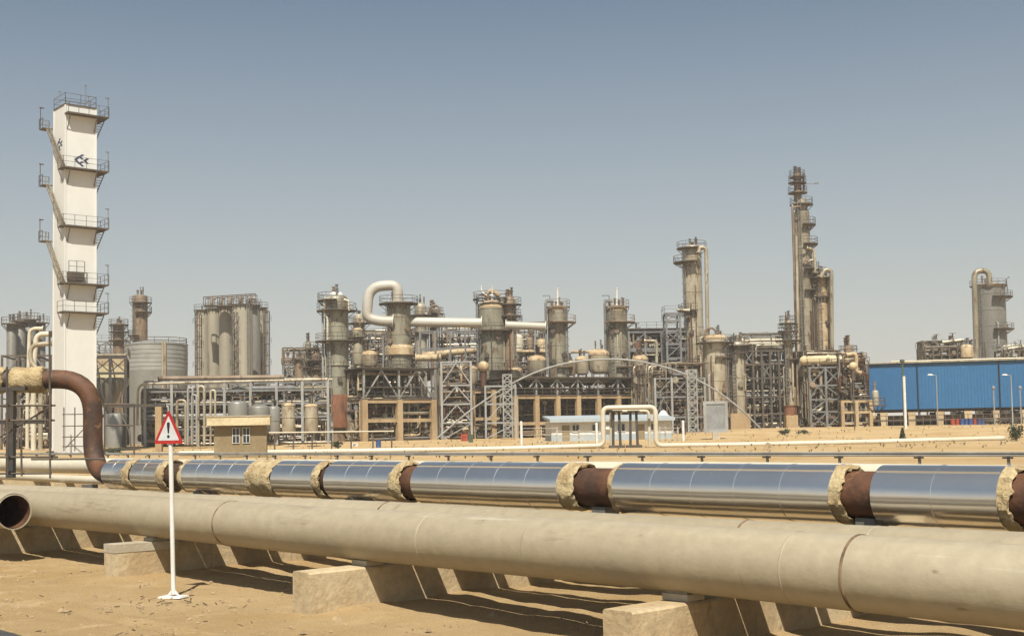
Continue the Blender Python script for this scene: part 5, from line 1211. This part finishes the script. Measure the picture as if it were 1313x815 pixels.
# ------------------------------------------------------------------ blue shed on piers
yb = radians(-14); Pb = gp(1113, 205); o = thing('blue_shed', 'long blue metal shed raised on concrete piers', 'building', Pb, yb)
u_ = Vector((cos(yb), sin(yb), 0)); v_ = Vector((-sin(yb), cos(yb), 0))
zA = at(1113, 525.5, 205).z - Pb.z; zB = at(1113, 466, 205).z - Pb.z; L, dp = 46, 22
b = MB(); nx = 110; vs = []
b.box(L / 2, dp / 2, zA, L, dp, zB - zA); b.build('cladding', 'blue_clad', o)
b = MB()
for i in range(int(L / .5)):
    b.box(.25 + i * .5, -.03, zA + .02, .1, .06, zB - zA - .04)
b.build('cladding_rib', 'blue_clad', o)
for x in (8.0, 20.5, 33): b = MB(); b.tube([(x, -.16, zA - 1.8), (x, -.16, zB + .1)], .09, 8); b.build('downpipe', 'black_paint', o)
b = MB(); b.box(L / 2, dp / 2, zB, L + .7, dp + .7, .06); b.box(L / 2, -.42, zB - .12, L + .7, .12, .16); b.build('gutter', 'clad_pale', o)
b = MB(); b.add([(-.4, -.3, zB + .06), (L + .4, -.3, zB + .06), (L + .4, dp / 2, zB + .5), (-.4, dp / 2, zB + .5), (-.4, dp + .3, zB + .06), (L + .4, dp + .3, zB + .06)], [(0, 1, 2, 3), (3, 2, 5, 4), (0, 3, 4), (1, 5, 2)]); b.build('roof', 'roof_cream', o)
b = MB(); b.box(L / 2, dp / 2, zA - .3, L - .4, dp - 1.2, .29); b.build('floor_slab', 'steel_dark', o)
for i in range(9):
    for j in (0, 1):
        x = 2.6 + i * 4.35; b = MB(); h = zA - .46
        for y in (.6 + j * 12,):
            b.add([(x - .42, y - .5, -1), (x + .42, y - .5, -1), (x + .42, y + .5, -1), (x - .42, y + .5, -1), (x - .62, y - .5, h), (x + .62, y - .5, h), (x + .62, y + .5, h), (x - .62, y + .5, h)], [(3, 2, 1, 0), (4, 5, 6, 7), (0, 1, 5, 4), (1, 2, 6, 5), (2, 3, 7, 6), (3, 0, 4, 7)])
        b.build('pier', 'concrete_pier', o)
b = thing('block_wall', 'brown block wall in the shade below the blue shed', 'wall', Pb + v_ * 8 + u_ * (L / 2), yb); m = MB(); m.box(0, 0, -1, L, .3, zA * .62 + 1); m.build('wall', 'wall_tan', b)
shed = lambda x, y, z: Pb + u_ * x + v_ * y + Vector((0, 0, z))
def tube_w(name, label, pts, r, m, cat='pipe', group=None):
    o = thing(name, label, cat, pts[0], 0, group); MB().tube([p - pts[0] for p in pts], r, 8).build('pipe_wall', m, o)
tube_w('pipe', 'thin pipe running along the foot of the blue shed', [shed(-2, -.9, .9), shed(L, -.9, .9)], .09, 'steel_brown')
tube_w('pipe', 'brown pipe under the blue shed behind its piers', [shed(0, 2.5, 1.3), shed(L, 2.5, 1.3)], .2, 'clad_brown')
tube_w('pipe', 'white pipe lying along the roof edge of the blue shed', [shed(4, .6, zB + .22), shed(L, .6, zB + .22)], .1, 'white_pipe')
f14 = Frame('low fence-like steel rail along the foot of the blue shed', 1118, 1330, 197, yb, 1, 22, 0, (533, 540), 'steel_brown', .1, bh=.09, name='rail_fence', cat='fence')
# column and stacks beyond the shed
K12 = column('fat grey column with swan-neck pipe beyond the blue shed', 1275, 363, 262, 40, 'silo_dark', dome=.2, domemat='dome_tan', plats=((366, 'all', .6), (381, 'right', 1.8), (422, 'right', 1.8)), bands=3.4, nozz=5, pipes=((6, 480, 380, 2.0, 'clad_pale'),))
plain_pipe('big grey pipe looping over from the left of the fat grey column', [(1253, 480), (1249, 347.5), (1268, 346.5), (1269, 366)], 259, 3.6, 'clad_khaki', 2.8, n=16)
plain_pipe('thin lamp post on the head of the fat grey column', [(1293, 380), (1290, 357), (1294, 355)], 261, .7, 'steel_grey', .5)
for px, m, lb in ((1202, 'white_clean', 'short white-banded stack beyond the blue shed'), (1224, 'steel_dark', 'short dark stack beyond the blue shed')):
    column(lb, px, 430, 250, 6, m, dome=.1, lad=False, nozz=0, bands=1.2, name='stack', cat='stack')
f15 = Frame('jumble of rooftop steelwork beyond the blue shed', 1190, 1252, 246, radians(-4), 6, 6, 1, (445, 454), 'steel_brown', .3, rails=(0,), bh=.25)
fill(f15, 'beyond the blue shed roof', 30, 0, (12, 16.6), 76, ('clad_pale', 'clad_brown', 'steel_grey', 'clad_khaki'))
column('low tan drum on the steelwork left of the fat grey column', 1240, 441, 244, 16, 'dome_tan', ybase=458, dome=.5, lad=False, nozz=3, bands=0, name='drum', cat='drum')
f16 = Frame('steelwork at the right photo edge beyond the blue shed', 1292, 1330, 250, radians(-4), 6, 4, 1, (448, 460), 'steel_brown', .3, rails=(0,), bh=.25)
fill(f16, 'at the right edge beyond the shed', 12, 0, (11, 15.6), 77, ('clad_pale', 'clad_brown', 'steel_grey', 'clad_khaki'))

# ------------------------------------------------------------------ lamps, poles, drums, plants
def lamp(label, px, yt, Y, arm, m='steel_pale', dbl=False):
    o = thing('street_lamp', label, 'street lamp', gp(px, Y)); h = at(px, yt, Y).z - o.location.z
    b = MB(); b.tube([(0, 0, -.3), (0, 0, h)], [.11, .06], 8); b.build('pole', m, o)
    for s_ in ((-1, 1) if dbl else (-1,)):
        b = MB(); b.tube(bend([(0, 0, h - .3), (0, 0, h), (s_ * arm, 0, h + .12)], .3, 4), .05, 6); b.build('arm', m, o)
        b = MB(); b.add([(s_ * arm - .45, -.14, h + .05), (s_ * arm + .3, -.14, h + .02), (s_ * arm + .3, .14, h + .02), (s_ * arm - .45, .14, h + .05), (s_ * arm - .3, -.1, h + .22), (s_ * arm + .2, -.1, h + .2), (s_ * arm + .2, .1, h + .2), (s_ * arm - .3, .1, h + .22)],
                        [(3, 2, 1, 0), (4, 5, 6, 7), (0, 1, 5, 4), (1, 2, 6, 5), (2, 3, 7, 6), (3, 0, 4, 7)]); b.build('lamp_head', 'white_clean', o)
lamp('grey street lamp in front of the middle of the blue shed', 1203, 481, 180, .8); lamp('grey street lamp near the right end of the blue shed', 1299, 481, 178, .8)
def pole(label, px, yt, Y, r, m, name='pole', cat='pole', cap=True):
    o = thing(name, label, cat, gp(px, Y)); h = at(px, yt, Y).z - o.location.z; b = MB(); b.tube([(0, 0, -.3), (0, 0, h)], r, 8); b.build('shaft', m, o)
    if cap: b = MB(); b.lathe([(r * 2.2, h - .25), (r * 2.6, h - .1), (r * 2.2, h + .12), (.01, h + .2)], 10); b.build('cap', m, o)
pole('dark green pole with a dark cap left on the blue shed', 1160, 462, 176, .14, 'green_paint'); pole('thick white marker pole beside the green pole', 1161.5, 482, 172, .19, 'white_clean', cap=False)
pole('thin grey pole right of centre before the blue shed', 1276, 496, 180, .1, 'steel_pale'); pole('thin grey pole at the right photo edge', 1310, 496, 180, .1, 'steel_pale')
pole('thin brown pole before the ochre posts at right', 1096, 486, 172, .08, 'steel_brown')
for i, (px, m, lb) in enumerate(((1222, 'drum_red', 'orange-red drum at the left end of the drum row'), (1228, 'drum_red', 'orange-red drum beside the first blue drum'), (1234, 'drum_blue', 'blue drum just right of the orange-red pair'), (1239.5, 'drum_blue', 'blue drum second from the orange-red pair'), (1245, 'drum_blue', 'blue drum left of the dull red drum'), (1250.5, 'drum_red', 'dull red drum among the blue ones'), (1256, 'drum_blue', 'blue drum between dull red drum and row end'), (1261, 'drum_blue', 'blue drum at the right end of the row'))):
    drum(lb, px, 186 + .4 * (i % 2), m)
b = MB(); rs = random.Random(9)
for i in range(70):
    g_ = gp(rs.uniform(1266, 1300), 184 + rs.uniform(0, 5)); b.bar(g_ + Vector((0, 0, rs.uniform(0, .7))), g_ + Vector((rs.uniform(-1.4, 1.4), rs.uniform(-1, 1), rs.uniform(.1, .9))), rs.uniform(.08, .3), .1)
o = b.build('scrap_pile', 'steel_brown', kind='stuff')
def leafy(o, n, fn, s, mt='leaf'):
    b = MB()
    for i in range(n):
        p = Vector(fn()); a = Vector((random.gauss(0, 1), random.gauss(0, 1), random.gauss(0, 1))).normalized(); c = a.orthogonal().normalized(); d = a.cross(c); q = s * random.uniform(.6, 1.4)
        b.add([p + c * q, p + d * q * .45, p - c * q, p - d * q * .45], [(0, 1, 2, 3)])
    return b.build('foliage', mt, o)
def bush(label, px, Y, w, h, n, cone=False, name='bush'):
    o = thing(name, label, 'bush' if name == 'bush' else 'tree', gp(px, Y)); b = MB(); b.tube([(0, 0, -.2), (.05, 0, h * .5), (0, .04, h * .8)], [.07, .05, .02], 6)
    for a in range(5): b.tube([(0, 0, h * (.2 + .1 * a)), (cos(a * 1.3) * w * .3, sin(a * 1.3) * w * .3, h * (.4 + .1 * a))], [.03, .012], 5)
    b.build('trunk' if name != 'bush' else 'stem', 'bark', o)
    cl = [(random.gauss(0, .25) * w, random.gauss(0, .25) * w, random.uniform(.25, .9) * h) for _ in range(9)]
    def fn():
        if cone: z = random.random() ** .8; rr = (1 - z) * .5 + .06; a = random.uniform(0, 2 * pi); q = sqrt(random.random()); return (cos(a) * rr * q * w, sin(a) * rr * q * w, z * h + .1)
        c = random.choice(cl); return (c[0] + random.gauss(0, .13) * w, c[1] + random.gauss(0, .13) * w, max(.03, c[2] + random.gauss(0, .13) * h))
    leafy(o, n, fn, .11)
bush('small dark cypress-shaped tree on the sand before the blue shed', 1157, 138, .7, 1.2, 700, True, 'tree'); bush('leafy young tree at the right end of the white ground pipe', 1303, 116, 1.2, 1.5, 600, False, 'tree')
bush('small dark bush in front of the leftmost column', 433, 142, .9, .9, 450); bush('low green bush at the foot of the rusty riser', 147, 128, 1.2, .7, 500); bush('dark scrubby bush left of the concrete plinth', 1006, 160, 1.2, .7, 400)
bush('dry low bush right of the concrete plinth', 1030, 162, 1.6, .45, 250)
bush('low bush at the foot of the white tower', 66, 128, 1.0, .6, 400)
def tufts():
    b = MB(); rt_ = random.Random(4)
    for i in range(480):
        px, Y = rt_.uniform(150, 1310), rt_.uniform(84, 188); g_ = gp(px, Y)
        for k in range(7):
            a = rt_.uniform(0, 2 * pi); q = rt_.uniform(.08, .36); c = Vector((cos(a), sin(a), 0)); t_ = Vector((-c.y, c.x, 0)) * .04
            b.add([g_ - t_, g_ + t_, g_ + c * q * .6 + Vector((0, 0, q))], [(0, 1, 2)])
    b.build('dry_grass', 'dry_grass', kind='stuff')
mat('dry_grass', (.24, .185, .08), (.14, .125, .05), None, .3, rough=.9); tufts()

# ------------------------------------------------------------------ pipework: the largest pieces one by one, the small rest as one mass
PW.sort(key=lambda e: -e[0])
mass = MB(); mass_m = []; slots = []
for n_, (size, pts, rr, mt, where, valve) in enumerate(PW):
    lp = [p - pts[0] for p in pts]
    if n_ < 190:
        o = thing('pipe', 'narrow weathered pipe among the pipework ' + where, 'pipe', pts[0], 0, 'pipework ' + where)
        MB().tube(bend(lp, rr * 3, 3), rr, 8).build('pipe_wall', mt, o); b = MB()
    else: b = mass
    c0 = len(b.f); off = Vector((0, 0, 0)) if n_ < 190 else pts[0]
    if n_ >= 190: b.tube([off + p for p in bend(lp, rr * 3, 2)], rr, 6)
    if valve:
        p, q = lp[0] + off, lp[1] + off; c = p.lerp(q, .5); d = (q - p).normalized()
        b.tube([c - d * .3, c - d * .22], rr * 2, 8); b.tube([c + d * .22, c + d * .3], rr * 2, 8); b.tube([c - d * .22, c, c + d * .22], [rr * 1.2, rr * 1.8, rr * 1.2], 8)
        up = Vector((0, 0, 1)) if abs(d.z) < .5 else Vector((0, -1, 0)); b.tube([c, c + up * rr * 5], rr * .4, 6); b.tube([c + up * rr * 5, c + up * (rr * 5 + .06)], rr * 2.2, 10)
        if n_ < 190: b.build('valve', random.choice(('steel_brown', 'rust', 'steel_grey', 'clad_brown')), o)
    if n_ >= 190:
        if mt not in slots: slots.append(mt)
        mass_m += [slots.index(mt)] * (len(b.f) - c0)
o = mass.build('pipework', slots[0], kind='stuff')
for mt in slots[1:]: o.data.materials.append(M[mt])
o.data.polygons.foreach_set('material_index', mass_m); o.data.update()

def rubble():
    b = MB(); rl = random.Random(17)
    for i in range(330):
        px, Y = rl.choice((rl.uniform(880, 1313), rl.uniform(340, 880))), rl.uniform(96, 190); g_ = gp(px, Y); q = rl.uniform(.06, .28) * (2 if rl.random() < .06 else 1)
        vs = [(g_.x + q * a * rl.uniform(.6, 1.4), g_.y + q * c * rl.uniform(.6, 1.4), g_.z + q * d * rl.uniform(.5, 1.2) - .02) for a, c, d in ((1, 0, 0), (0, 1, 0), (-1, 0, 0), (0, -1, 0), (0, 0, .8), (.5, .5, .5), (-.5, .4, .5))]
        b.add(vs, [(0, 1, 5), (1, 2, 6), (1, 6, 5), (5, 6, 4), (2, 3, 6), (6, 3, 4), (3, 0, 4), (0, 5, 4)])
    b.build('rubble', 'stone', kind='stuff')
rubble()
